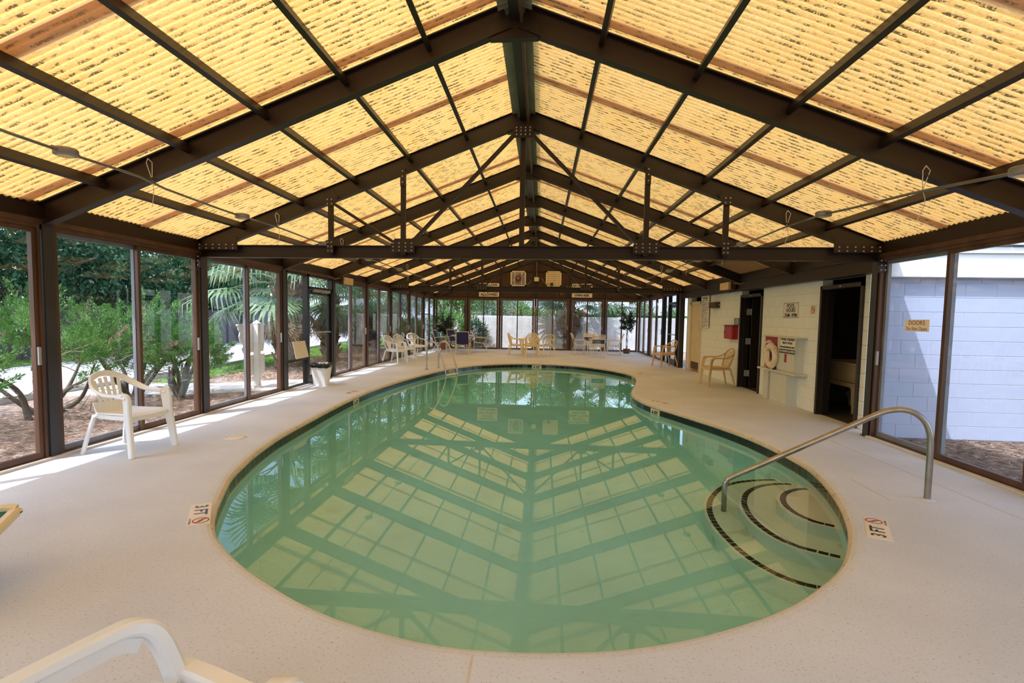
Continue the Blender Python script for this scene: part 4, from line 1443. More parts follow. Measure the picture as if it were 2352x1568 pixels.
def chaise():
    c = thing('chaise_lounge', 'resin chaise lounge with green sling, only its corner in the frame', 'lounger', (-2.895, 2.49, 0), 2.094)
    bd = lambda b, n, m: b.build(n, m, c, smooth=True, local=True)
    # local y runs from the foot end (0) to the head
    for s in (-1, 1):
        bd(B().sweep(bez([(s * .31, .0, .33), (s * .31, .06, .35), (s * .31, .6, .33), (s * .31, 1.2, .33), (s * .31, 1.75, .33)], 5), .07, .05, (0, 0, 1)), 'side_rail', mPC)
        for y, f in ((.55, -.03), (1.4, .05)):
            bd(B().sweep([(s * .30, y, .34), (s * .31, y + f, .16), (s * .315, y + f * 1.6, 0)], [.08, .07, .055], .045, (0, 1, 0)), 'leg', mPC)
    bd(B().sweep([(-.31, .0, .335), (0, -.015, .335), (.31, .0, .335)], .06, .05, (0, 0, 1)), 'foot_rail', mPC)
    bd(B().slab(lambda u, v: ((u - .5) * .56, .03 + 1.1 * v, .35 - .03 * math.sin(PI * u)), 8, 8, .008), 'sling', mGREEN)
    bd(B().slab(lambda u, v: ((u - .5) * .56, 1.14 + .5 * v, .35 + .42 * v - .03 * math.sin(PI * u)), 8, 6, .008), 'back_sling', mGREEN)
chaise()

# ------------------------------------------------------------------ rails, lids, bin, markers
def handrail():
    t = thing('handrail', 'curved stainless handrail rising out of the pool steps', 'handrail', (3.356, 4.765, 0))
    p0, p1 = Vector((3.356, 4.765, 0)), Vector((1.87, 5.37, 0))
    d = p1 - p0
    P = [p0 + Vector((0, 0, -.02)), p0 + Vector((0, 0, .25)), p0 + d * .002 + Vector((0, 0, .50))]
    arc = [(.012, .605), (.035, .685), (.075, .742), (.125, .765), (.175, .755), (.235, .715)]
    P += [p0 + d * a + Vector((0, 0, z)) for a, z in arc]
    P += [p0 + d * (.235 + .73 * k / 5) + Vector((0, 0, .715 - .76 * k / 5)) for k in range(1, 6)]
    P += [p1 - d * .010 + Vector((0, 0, -.095)), p1 + Vector((0, 0, -.15)), p1 + Vector((0, 0, -.5)), p1 + Vector((0, 0, -.875))]
    P = bez(P, 5)
    B().tube(P, .0255, 16).build('tube', mRAIL, t, smooth=True)
    B().lathe([(.026, .012), (.036, .010), (.05, .004), (.06, .0)], 24, (3.356, 4.765, 0), cap=False).build('base_collar', mDECK, t, smooth=True)
handrail()
def ladder():
    t = thing('pool_ladder', 'two railed stainless pool ladder at the street side edge', 'ladder', (-3.37, 15.1, 0))
    inn = Vector((.9, -.44, 0)).normalized()
    side = Vector((.44, .9, 0)).normalized()
    base = Vector((-3.22, 14.62, 0))
    for k in (0, 1):
        o = base + side * (k * .55)
        P = [(0, -.02), (0, .3), (.01, .58), (.07, .74), (.19, .80), (.32, .74), (.45, .52), (.62, .12), (.66, -.02), (.67, -.2), (.67, -.9)]
        B().tube(bez([o + inn * a + Vector((0, 0, z)) for a, z in P], 5), .022, 12).build('rail', mCHRM, t, smooth=True)
        B().lathe([(.024, 0), (.055, .002), (.058, .008), (.03, .018)], 16, tuple(o), cap=False).build('escutcheon', mCHRM, t, smooth=True)
    for z in (-.12, -.42, -.72):
        o = base + inn * .67 + Vector((0, 0, z))
        B().beam(o - side * .0, o + side * .55, .09, .028).build('tread', mSIGN, t)
ladder()
def lid(x, y, lab):
    t = thing('skimmer_lid', lab, 'lid', (x, y, 0))
    B().lathe([(.001, .0), (.128, .0), (.131, .004), (.128, .008), (.11, .010), (.001, .0105)], 40, cap=False).build('disc', mMARK, t, smooth=True, local=True)
    for s in (-1, 1):
        B().lathe([(.001, .0104), (.010, .0104), (.010, .0114), (.001, .0115)], 12, (s * .1, s * .03, 0), cap=False).build('finger_hole', mDRK, t, local=True)
lid(-3.69, 6.03, 'round cream skimmer lid on the deck between glass and pool')
lid(3.02, 14.15, 'round cream skimmer lid on the deck before the washrooms')
def trash():
    t = thing('trash_can', 'white square waste bin lined with a black bag by the entrance door', 'bin', (-4.68, 10.86, 0), .1)
    a, b_, h = .13, .185, .44
    o = B()
    def rr(r, z, c=.05):
        return [(r - c, -r, z), (r, -r + c, z), (r, r - c, z), (r - c, r, z), (-r + c, r, z), (-r, r - c, z), (-r, -r + c, z), (-r + c, -r, z)]
    R = [rr(a, 0, .03), rr(a + .004, .02, .03), rr(b_, h - .03), rr(b_ + .012, h - .028), rr(b_ + .012, h), rr(b_ - .004, h), rr(a, .03, .03)]
    V = [p for r in R for p in r]
    o.add(V, [(k * 8 + i, k * 8 + (i + 1) % 8, k * 8 + 8 + (i + 1) % 8, k * 8 + 8 + i) for k in range(len(R) - 1) for i in range(8)] + [tuple(range(7, -1, -1)), tuple(range(48, 56))])
    o.build('tub', mPW, t, local=True)
    g = random.Random(2)
    bag = B()
    n = 40
    V = []
    for k in range(n):
        an = 2 * PI * k / n
        q = max(abs(math.cos(an)), abs(math.sin(an)))
        for r, z in ((.200, h - .055), (.207, h - .02), (.204, h + .012), (.17, h + .03), (.12, h + .01), (.0, h - .02)):
            rr_ = min(r / q, r * 1.28) + g.uniform(-.006, .006)
            V.append((rr_ * math.cos(an), rr_ * math.sin(an), z + g.uniform(-.012, .014)))
    bag.add(V, [(k * 6 + j, (k + 1) % n * 6 + j, (k + 1) % n * 6 + j + 1, k * 6 + j + 1) for k in range(n) for j in range(5)])
    bag.build('bin_liner', mBAG, t, local=True, smooth=True)
    for k in range(3):
        B().slab(lambda u, v: (-.06 + .07 * k + .10 * (u - .5), .02 * k + .11 * (v - .5), h + .025 + .03 * math.sin(u * 4 + k) * math.cos(v * 5)), 5, 5, .003).build('crumpled_paper', mWHT, t, local=True)
trash()
def no_dive(par, T, r):
    # red ring and bar over a small diver
    n = 32
    b = B()
    V = []
    for k in range(n):
        a = 2 * PI * k / n
        for q in (r, r * .86):
            for z in (0, .0015):
                V.append(T @ Vector((q * math.cos(a), q * math.sin(a), z)))
    F = []
    for k in range(n):
        i, j = k * 4, (k + 1) % n * 4
        F += [(i + 1, j + 1, j + 3, i + 3), (i, i + 1, j + 1, j), (i + 2, j + 2, j + 3, i + 3)]
    b.add(V, F)
    q = r * .66
    b.add([T @ Vector(p) for p in ((-q - .004, q - .004, .0016), (-q + .004, q + .004, .0016), (q + .004, -q + .004, .0016), (q - .004, -q - .004, .0016))], [(0, 1, 2, 3)])
    b.build('forbidden_ring', mREDI, par)
    f = B()
    for p, s_, w in (((-.55, .12), (-.1, .2), .05), ((-.1, .2), (.25, -.05), .08), ((.25, -.05), (.6, -.2), .04), ((-.1, .2), (-.35, -.3), .04)):
        p, s_ = Vector((p[0] * r, p[1] * r, .001)), Vector((s_[0] * r, s_[1] * r, .001))
        nn = (s_ - p).normalized().cross(Vector((0, 0, 1))) * w * r
        f.add([T @ v for v in (p - nn, p + nn, s_ + nn, s_ - nn)], [(0, 1, 2, 3)])
    f.build('diver_figure', mINKB, par)
def deck_marker(c, ang, txt, ink, lab, small=True):
    # three 6 inch tiles in a row along local x, set into the coating; ang = direction of reading
    t = thing('deck_marker', lab, 'marker', (c[0], c[1], 0), ang)
    B().cbox((-.205, -.076, -.01), (.102, .076, .003), .0015).build('marker_tile', mMARK, t, local=True)
    B().cbox((.106, -.076, -.01), (.256, .076, .003), .0015).build('marker_tile', mMARK, t, local=True)
    M = ROOT[t]
    text(txt, .125, ink, t, M @ frame((-.05, 0, .0034), (1, 0, 0), (0, 1, 0)), w=.215, bold=.003, ext=.0003)
    no_dive(t, M @ Matrix.Translation((.181, .012, .0034)), .056)
    text('NO DIVING', .022, ink, t, M @ frame((.181, -.06, .0034), (1, 0, 0), (0, 1, 0)), w=.11, ext=.0003)
# street side: reads from the far end towards the camera, tops of the letters facing the water
deck_marker((-2.555, 3.70), -1.024, '3 FT', mINKB, 'cream 3 FT deck marker with no diving ring, street side')
deck_marker((2.50, 4.01), math.atan2(4.28 - 3.74, 2.646 - 2.37), '3 FT', mINK, 'cream 3 FT deck marker with no diving ring, beside the handrail')
deck_marker((-3.68, 9.9), PI / 2 - .08, '4 FT', mINKB, 'worn 4 FT deck marker beside the street side coping')
deck_marker((2.17, 9.87), -.98, '4 FT', mINK, 'worn 4 FT deck marker beside the inward bend of the coping')
deck_marker((-.2, 17.95), 0, '5 FT', mINK, 'worn 5 FT deck marker at the far end of the pool')
deck_marker((2.78, 14.9), 1.2, '5 FT', mINK, 'worn 5 FT deck marker by the far right lid')

# ------------------------------------------------------------------ things on the block wall
WF = WX - .002
def wallT(y, z, x=WF):
    return frame((x, y, z), (0, -1, 0), (0, 0, 1))
def wall_sign(nm, lab, y0, y1, z0, z1, m, lines, ink=mINK, x=WF, rim=None, th=.006):
    s = thing(nm, lab, 'sign', (x, (y0 + y1) / 2, z0))
    B().cbox((x - th, y0, z0), (x, y1, z1), .002).build('board', m, s)
    if rim:
        r = B()
        for a in (((y0 + .012, z0 + .012), (y1 - .012, z0 + .018)), ((y0 + .012, z1 - .018), (y1 - .012, z1 - .012)), ((y0 + .012, z0 + .012), (y0 + .018, z1 - .012)), ((y1 - .018, z0 + .012), (y1 - .012, z1 - .012))):
            r.box((x - th - .0012, a[0][0], a[0][1]), (x - th, a[1][0], a[1][1]))
        r.build('border', rim, s)
    for body, zc, h, w in lines:
        text(body, h, ink, s, wallT((y0 + y1) / 2, zc, x - th - .0012), w=w, bold=.0015)
    return s
s = wall_sign('pool_hours_sign', 'white POOL HOURS 7AM -9PM sign on the block wall', 9.82, 10.41, 1.575, 1.87, mWHT, [('POOL', 1.80, .105, .30), ('HOURS', 1.72, .10, .36), ('7AM -9PM', 1.63, .10, .48)], mINKB if False else mINK, rim=mINK)
for y in (9.84, 10.39):
    for z in (1.595, 1.85):
        B().lathe([(.001, 0), (.008, 0), (.008, .004), (.001, .005)], 10, (0, 0, 0)).build('screw', mDRK, s, local=True).matrix_local = ROOT[s].inverted() @ wallT(y, z, WF - .006)
rules = wall_sign('pool_rules_board', 'tall pool rules board of fine print beside the cream door', 14.77, 15.5, 1.30, 2.19, mWHT, [('POOL RULES', 2.12, .07, .42)], x=WF - .03)
rg = random.Random(7)
rb_ = B()
z = 2.05
while z > 1.34:
    y = 14.85
    yb = 15.44
    e = yb - rg.uniform(.02, .25)
    for row in range(2 if rg.random() < .5 else 1):
        yy = yb
        while yy > 14.9 + (0 if row == 0 else rg.uniform(.1, .4)):
            w = rg.uniform(.02, .07)
            rb_.box((WF - .0375, max(yy - w, 14.83), z), (WF - .036, yy, z + .012))
            yy -= w + .012
        z -= .022
    z -= .016
rb_.build('print_lines', mINK, rules)['kind'] = 'stuff'
bx_ = thing('junction_box', 'small brown metal box above the beige chair', 'box', (WX, 14.25, 1.84))
B().cbox((WX - .12, 14.0, 1.84), (WX, 14.56, 1.99), .006).build('body', mBRNB, bx_)
B().cbox((WX - .126, 14.03, 1.85), (WX - .12, 14.53, 1.98), .002).build('lid', mBRNB, bx_)
B().cbox((WX - .05, 13.97, 1.9), (WX - .02, 14.0, 1.93), .003).build('knockout', mBARE, bx_)
wall_sign('small_notice', 'small dark notice plate above the red box', 12.60, 12.94, 1.42, 1.575, mINKB, [('PUSH', 1.535, .045, .2), ('FOR HELP', 1.495, .03, .26), ('EMERGENCY', 1.455, .028, .28)], mWHT)
rd = thing('first_aid_box', 'red metal cabinet on the block wall left of the doorway', 'box', (WX, 12.95, 1.08))
B().cbox((WX - .13, 12.67, 1.08), (WX, 13.24, 1.40), .008).build('body', mRED, rd)
B().box((WX - .15, 12.64, 1.40), (WX, 13.28, 1.412)).build('top_lip', mDRK, rd)
B().cbox((WX - .138, 12.70, 1.10), (WX - .13, 13.21, 1.38), .003).build('door', mRED, rd)
B().cbox((WX - .15, 13.15, 1.22), (WX - .138, 13.18, 1.27), .003).build('latch', mDRK, rd)
ns = wall_sign('no_smoking_sticker', 'small square sticker with a ring, between hours sign and doorway', 9.22, 9.42, 1.64, 1.80, mSIGN, [], th=.002)
no_dive(ns, wallT(9.32, 1.725, WF - .0035), .062)
# life saving station
def station():
    XF = 4.42
    c = thing('storage_cabinet', 'shallow cream cabinet with a red cross mark, behind the swimwear sign', 'cabinet', (WX, 9.9, .62))
    B().box((XF, 9.545, .612), (WX, 10.27, 1.222)).build('body', mCRM_W, c)
    B().cbox((XF - .012, 9.575, .64), (XF, 10.25, 1.20), .003).build('door', mCRM_W, c)
    B().box((XF - .0135, 9.74, 1.0), (XF - .0115, 10.06, 1.045)).box((XF - .0135, 9.855, .78), (XF - .0115, 9.945, 1.12)).build('red_cross_mark', mRED, c)
    t = thing('top_shelf', 'thin cream top board over the red board and cabinet', 'shelf', (WX, 10.1, 1.225))
    B().cbox((XF - .02, 9.45, 1.224), (WX, 10.86, 1.245), .003).build('board', mCRM_W, t)
    r = thing('red_back_board', 'red painted board behind the life ring', 'board', (WX, 10.55, .62))
    B().box((XF + .01, 10.275, .612), (XF + .03, 10.82, 1.222)).build('board', mRED, r)
    B().box((XF, 10.82, .612), (WX, 10.845, 1.222)).build('side_board', mCRM_W, r)
    sh = thing('long_shelf', 'long cream shelf under the life ring and cabinet', 'shelf', (WX, 10.1, .57))
    B().cbox((4.335, 9.39, .578), (WX, 10.95, .61), .005).build('board', mCRM_W, sh)
    B().box((WX - .04, 9.5, .53), (WX, 9.7, .578)).build('cleat', mCRM_W, sh)
    b = thing('low_cupboard', 'tall cream cupboard on the deck under the shelf', 'cupboard', (WX, 10.08, 0))
    B().box((4.385, 9.73, 0), (WX, 10.43, .577)).build('body', mCRM_W, b)
    B().cbox((4.375, 9.75, .03), (4.385, 10.41, .56), .003).build('door', mCRM_W, b)
    B().box((4.37, 9.715, 0), (WX, 10.44, .022)).build('plinth', mCRM_W, b)
    p = thing('pipe_casing', 'boxed cream pipe casing beside the low cupboard', 'pipe', (WX, 10.82, 0))
    B().cbox((4.45, 10.70, 0), (WX, 10.92, .577), .008).build('casing', mCRM_W, p)
    B().tube([(4.52, 10.6, 0), (4.52, 10.6, .577)], .018, 10).tube([(4.52, 10.6, .2), (4.52, 10.6, .23)], .025, 10).build('pipe', mCRM_W, p, smooth=True)
    # ring buoy leaning on the board
    t = thing('life_ring', 'cream life ring with white grab rope leaning on the red board', 'life ring', (4.36, 10.40, .61))
    M = Matrix.Translation((4.362, 10.40, .868)) @ Matrix.Rotation(-.05, 4, 'Y')
    ro, ri = .184, .062
    def tor(u, v):
        a, q = u * 2 * PI, v * 2 * PI
        return M @ Vector((ri * .8 * math.sin(q), (ro + ri * math.cos(q)) * math.cos(a), (ro + ri * math.cos(q)) * math.sin(a)))
    B().grid(tor, 40, 14).build('ring', mRING, t, smooth=True)
    for k in range(4):
        a = PI / 4 + k * H
        d = B()
        P = [M @ Vector(((ri + .006) * .85 * math.sin(2 * PI * j / 16), (ro + (ri + .006) * math.cos(2 * PI * j / 16)) * math.cos(a), (ro + (ri + .006) * math.cos(2 * PI * j / 16)) * math.sin(a))) for j in range(17)]
        d.sweep(P, .045, .004, M.to_3x3() @ Vector((0, -math.sin(a), math.cos(a))))
        d.build('band', mRING, t)
    P = []
    for j in range(65):
        a = 2 * PI * j / 64
        sag = .022 * abs(math.sin(2 * a - PI / 2)) if True else 0
        P.append(M @ Vector((-.02 - .03 * math.sin(4 * a) ** 2, (ro + ri + .012 + sag) * math.cos(a), (ro + ri + .012 + sag) * math.sin(a))))
    B().tube(P, .008, 6).build('grab_rope', mROPE, t, smooth=True)
    g = random.Random(5)
    P = [M @ Vector((-.06 - .012 * g.random(), -.06 + .035 * math.cos(k * 1.3) + .0015 * k, .01 + .08 * math.sin(k * 1.3) * (1 - k * .01))) for k in range(26)]
    B().tube(bez(P, 3), .007, 6).build('rope_coil', mROPE, t, smooth=True)
    k_ = B()
    for j in range(9):
        a = PI / 2 + (j - 4) * .16
        k_.tube([M @ Vector((-.05, (ro + ri) * math.cos(a), (ro + ri) * math.sin(a))), M @ Vector((-.03, (ro + ri + .05) * math.cos(a + .1), (ro + ri + .05) * math.sin(a + .1)))], .007, 6)
    k_.build('rope_wraps', mROPE, t)['kind'] = 'stuff'
    s = wall_sign('swimwear_sign', 'white sign about young children and diapers on the cabinet', 9.50, 10.12, .935, 1.232, mWHT, [('YOUNG CHILDREN', 1.192, .055, .53), ('MUST WEAR', 1.13, .055, .38), ('Swimmies/Bathing Suits', 1.06, .045, .55)], x=4.396, rim=mINK, th=.008)
    B().box((4.386, 9.51, .945), (4.3878, 10.11, 1.02)).build('dark_band', mINK, s)
    text('NO DIAPERS ALLOWED', .05, mWHT, s, wallT(9.81, .982, 4.3853), w=.56, bold=.001)
mCRM_W = mat('cream painted joinery', (210, 214, 206), .5, var=.03)
station()
# utility tub inside the washroom
def tub():
    t = thing('utility_tub', 'beige laundry tub on legs inside the dark doorway', 'sink', (5.45, 9.55, 0))
    x0, x1, y0, y1 = 5.15, 5.75, 9.05, 10.15
    def ring(i, z):
        return [(x0 + i, y0 + i, z), (x1 - i, y0 + i, z), (x1 - i, y1 - i, z), (x0 + i, y1 - i, z)]
    R = [ring(.07, .5), ring(.035, .52), ring(.02, .80), ring(.0, .81), ring(.0, .84), ring(.03, .845), ring(.06, .56)]
    V = [p for r in R for p in r]
    B().add(V, [(k * 4 + i, k * 4 + (i + 1) % 4, k * 4 + 4 + (i + 1) % 4, k * 4 + 4 + i) for k in range(len(R) - 1) for i in range(4)] + [(3, 2, 1, 0), (24, 25, 26, 27)]).build('basin', mTUB, t)
    B().box((x0 + .02, y0 + .02, .43), (x1 - .02, y1 - .02, .50)).build('skirt', mTUB, t)
    for x in (x0 + .06, x1 - .06):
        for y in (y0 + .08, y1 - .08):
            B().hexa([(x - .035, y - .035, 0), (x + .035, y - .035, 0), (x + .035, y + .035, 0), (x - .035, y + .035, 0), (x - .055, y - .055, .45), (x + .055, y - .055, .45), (x + .055, y + .055, .45), (x - .055, y + .055, .45)]).build('leg', mTUB, t)
    B().tube(bez([(5.45, 9.6, .45), (5.45, 9.6, .25), (5.45, 9.7, .2), (5.45, 9.8, .27), (5.6, 9.8, .32)], 5), .022, 10).build('drain_pipe', mBARE, t, smooth=True)
    for y in (9.45, 9.75):
        B().lathe([(.012, .84), (.012, .9), (.028, .905), (.028, .93), (.01, .94)], 12, (5.7, y, 0)).build('tap_handle', mCHRM, t, smooth=True)
    B().tube(bez([(5.7, 9.6, .84), (5.7, 9.6, .98), (5.62, 9.6, 1.02), (5.52, 9.6, .97)], 5), .013, 10).build('spout', mCHRM, t, smooth=True)
    m = thing('dark_mirror', 'dark framed mirror on the washroom wall above the tub', 'mirror', (5.2, 10.49, 1.2))
    B().box((4.95, 10.475, 1.15), (5.6, 10.5, 1.85)).build('frame', mDRK, m)
    B().box((4.98, 10.472, 1.18), (5.57, 10.476, 1.82)).build('glass', mWIN, m)
    r = thing('paper_roll', 'pale paper roll on the washroom wall', 'roll', (4.8, 10.45, 1.1))
    B().lathe([(.02, 0), (.06, 0), (.06, .1), (.02, .1)], 18, cap=False).build('roll', mWHT, r, local=True).matrix_local = Matrix.Translation((.0, -.1, .05)) @ Matrix.Rotation(H, 4, 'X')
    B().tube([(4.8, 10.5, 1.15), (4.8, 10.33, 1.15)], .012, 8).build('spindle', mBARE, r)
tub()

# ------------------------------------------------------------------ far gable: fans, signs, wiring
def far_wall_things():
    Y = YF - .012
    def T(x, z, d=0):
        return frame((x, Y - d, z), (1, 0, 0), (0, 0, 1))
    for nm, x0, lab, m in (('exhaust_fan', -1.47, 'louvred wall fan with a rusty motor, left one in the far gable', mFRMW), ('louver_vent', .15, 'cream louvred wall vent without motor, right one in the far gable', mPC)):
        f = thing(nm, lab, 'fan' if nm == 'exhaust_fan' else 'vent', (x0 + .36, Y, 2.95))
        x1, z0, z1 = x0 + .71, 2.95, 3.64
        B().box((x0, Y - .06, z0), (x0 + .06, Y, z1)).box((x1 - .06, Y - .06, z0), (x1, Y, z1)).box((x0, Y - .06, z0), (x1, Y, z0 + .06)).box((x0, Y - .06, z1 - .06), (x1, Y, z1)).build('frame', m, f)
        for k in range(6):
            z = z0 + .08 + k * .092
            B().hexa([(x0 + .06, Y - .045, z), (x1 - .06, Y - .045, z), (x1 - .06, Y - .01, z + .01), (x0 + .06, Y - .01, z + .01), (x0 + .06, Y - .05, z + .075), (x1 - .06, Y - .05, z + .075), (x1 - .06, Y - .04, z + .08), (x0 + .06, Y - .04, z + .08)]).build('louver', mBARE if nm == 'exhaust_fan' else mPC, f)
        for x in (x0 + .2, x1 - .2):
            B().box((x - .02, Y - .08, z0), (x + .02, Y - .055, z1)).build('strut', mFRMW, f)
        if nm == 'exhaust_fan':
            M = frame((x0 + .355, Y - .06, 3.30), (1, 0, 0), (0, 0, 1))
            mo = B().lathe([(.001, 0), (.13, 0), (.15, .03), (.14, .13), (.09, .16), (.001, .16)], 24, cap=False)
            mo.v = [tuple(M @ Vector(p)) for p in mo.v]
            mo.build('motor', mRUST, f, smooth=True)
            nb = B().lathe([(.001, .16), (.045, .16), (.045, .175), (.001, .176)], 16, cap=False)
            nb.v = [tuple(M @ Vector(p)) for p in nb.v]
            nb.build('name_plate', mBARE, f)
            for k in range(4):
                a = k * H + .4
                bl = B().slab(lambda u, v: M @ Vector(((.1 + .16 * u) * math.cos(a) - (v - .5) * .12 * math.sin(a), (.1 + .16 * u) * math.sin(a) + (v - .5) * .12 * math.cos(a), .02 + .05 * (v - .5))), 3, 3, .004)
                bl.build('blade', mBARE, f)
        else:
            B().cbox((x0 + .2, Y - .1, z0 + .02), (x0 + .34, Y - .05, z0 + .16), .004).build('actuator', mBRNB, f)
    for lab, nm, x0, x1, z0, z1, lines in (('cream SHALLOW WATER NO DIVING ALLOWED board under the far gable', 'no_diving_board', -2.92, -1.99, 2.45, 3.07, (('SHALLOW', 2.98, .15, .78), ('WATER', 2.84, .15, .55), ('NO DIVING', 2.69, .15, .8), ('ALLOWED', 2.54, .16, .8))),
                                           ('cream NO LIFEGUARD ON DUTY SWIM AT YOUR OWN RISK board', 'lifeguard_board', 1.35, 2.27, 2.46, 3.08, (('NO LIFEGUARD', 2.99, .15, .84), ('ON DUTY', 2.84, .15, .6), ('SWIM AT YOUR', 2.69, .14, .86), ('OWN RISK', 2.55, .14, .68)))):
        s = thing(nm, lab, 'sign', ((x0 + x1) / 2, Y - .05, z0))
        B().cbox((x0, Y - .075, z0), (x1, Y - .042, z1), .003).build('board', mSIGN, s)
        for body, zc, h, w in lines:
            text(body, h, mINK, s, T((x0 + x1) / 2, zc, .077), w=w, bold=.006)
    j = thing('junction_box', 'cream wiring box on the centre stud between the two vents', 'box', (XC, Y - .05, 3.2))
    B().cbox((-.38, Y - .12, 3.17), (-.17, Y - .02, 3.36), .006).build('body', mPC, j)
    B().tube([(-.27, Y - .06, 3.36), (-.27, Y - .06, 4.05)], .014, 8).build('drop_conduit', mGREYM, j)
    B().tube(bez([(-.38, Y - .07, 3.24), (-.5, Y - .1, 3.2), (-.62, Y - .1, 3.08), (-.78, Y - .09, 3.0)], 5), .012, 8).build('cable', mGREYM, j, smooth=True)
    B().tube(bez([(-.17, Y - .07, 3.30), (.0, Y - .1, 3.27), (.1, Y - .1, 3.1), (.25, Y - .09, 3.03)], 5), .012, 8).build('cable', mGREYM, j, smooth=True)
    B().tube(bez([(-.4, Y - .06, 3.6), (-.5, Y - .08, 3.45), (-.42, Y - .08, 3.3)], 5), .006, 6).build('loose_wire', mGREYM, j, smooth=True)
    p = thing('telescopic_pole', 'white telescopic pole standing against the centre stud', 'pole', (-.33, YF - .16, 0))
    B().tube([(-.33, YF - .16, 0), (-.32, YF - .1, 1.0)], .017, 10).build('lower_tube', mWHT, p)
    B().tube([(-.32, YF - .1, 1.0), (-.31, YF - .075, 2.02)], .012, 10).build('upper_tube', mWHT, p)
    B().tube([(-.32, YF - .1, .98), (-.32, YF - .1, 1.04)], .026, 10).build('clamp', mGREYB, p)
    B().tube([(-.35, YF - .08, 1.9), (-.27, YF - .08, 1.9)], .012, 8).build('cross_pin', mWHT, p)
mRUST = mat('rusty brown motor casing', (120, 58, 42), .6, var=.25, vs=20)
far_wall_things()
# conduits along the rafters with round lamp boxes
def conduit(X, y0, y1, lab, blab, sag):
    t = thing('conduit', lab, 'conduit', (X, y0, 2.7))
    P = []
    y = y0
    while y < y1 + .01:
        fr = min(abs(y - Y) for Y in YS)
        P.append((X + sag(y) * .4, y, 2.772 - .02 * min(1, fr) - sag(y)))
        y += .305
    B().tube(P, .0125, 8).build('tube', mGREYM, t, smooth=True)
    g = random.Random(int(X * 10))
    for Y in YS[2:8]:
        if Y > y1:
            break
        b = B()
        x = X + sag(Y) * .4
        z = 2.772 - sag(Y)
        for k in range(2):
            b.tube([(x, Y - .02, z), (x - .03 + .06 * k, Y - .055, z + .16), (x - .01, Y - .06, z + .20)], .004, 5)
        b.tube(bez([(x, Y - .02, z), (x + .02, Y - .03, z - .1), (x - .01 + g.uniform(-.03, .03), Y - .03, z - .26)], 3), .003, 5)
        b.build('tie_string', mROPE, t)
    for k, Y in enumerate((3.97, 6.43, 8.9, 11.3, 13.8)):
        if Y > y1 or Y < y0:
            continue
        l = thing('lamp_box', 'round grey lamp box on the %s conduit, %s' % (blab, ['nearest the camera', 'second from the camera', 'third from the camera', 'fourth from the camera', 'fifth from the camera'][k]), 'lamp box', (X + sag(Y) * .4, Y, 2.76 - sag(Y)))
        B().lathe([(.001, -.036), (.06, -.038), (.083, -.028), (.086, .014), (.078, .024), (.001, .026)], 24, cap=False).build('housing', mGREYB, l, local=True, smooth=True)
        B().lathe([(.001, -.043), (.04, -.043), (.06, -.038)], 20, cap=False).build('lens', mAMB, l, local=True, smooth=True)
        for s in (-1, 1):
            B().tube([(0, s * .08, 0), (0, s * .12, 0)], .017, 8).build('hub', mGREYB, l, local=True)
conduit(-3.8, 1.4, 16.9, 'thin grey conduit tied under the beams on the street side', 'street side', lambda y: -.02 if y < 5 else .02)
conduit(3.2, 1.4, 16.9, 'thin grey conduit sagging under the beams on the building side', 'building side', lambda y: .18 * max(0, (6.4 - y) / 2.4) if y < 6.4 else 0)
# emergency lights
def em_light(loc, inn, lab):
    t = thing('emergency_light', lab, 'lamp', loc)
    x, y, z = loc
    B().cbox((x - .06, y - .3, z - .09), (x + .06, y + .3, z + .09), .01).build('housing', mBRNB, t)
    B().cbox((x + inn * .062, y - .29, z - .08), (x + inn * .10, y + .29, z + .08), .008).build('diffuser', mAMB, t)
    B().tube([(x, y - .3, z + .05), (x - .05 * inn, y - .55, z + .02), (x - .1 * inn, y - .8, z + .06)], .012, 8).build('arm', mGREYM, t)
    B().tube(bez([(x + .03, y, z - .09), (x + .02, y - .06, z - .16), (x + .02, y - .1, z - .12), (x + .03, y + .08, z - .17)], 4), .005, 5).build('loose_wire', mDRK, t)
em_light((-4.86, 12.72, 2.335), 1, 'amber fronted emergency light above the glass next to the door')
em_light((4.33, 12.75, 2.315), -1, 'amber fronted emergency light with hanging wires above the block wall')
# notices
pn = thing('paper_notice', 'hand lettered DOORS Do Not Open paper taped inside the right glass', 'notice', (4.438, 6.66, 1.42))
B().box((4.437, 6.455, 1.425), (4.4405, 6.865, 1.565)).build('sheet', mPAPER, pn)
text('DOORS', .075, mREDI, pn, frame((4.4355, 6.66, 1.525), (0, -1, 0), (0, 0, 1)), w=.27, ext=.0005)
text('Do Not Open', .06, mREDI, pn, frame((4.4355, 6.66, 1.455), (0, -1, 0), (0, 0, 1)), w=.34, ext=.0005)
bd_ = thing('blank_board', 'blank cream board leaning inside the side light beside the door', 'board', (-4.93, 10.5, .6))
B().hexa([(-4.90, 10.16, .605), (-4.895, 10.72, .615), (-4.905, 10.72, .615), (-4.91, 10.16, .605), (-4.955, 10.12, .95), (-4.95, 10.66, .955), (-4.96, 10.66, .955), (-4.965, 10.12, .95)]).build('sheet', mSIGN, bd_)

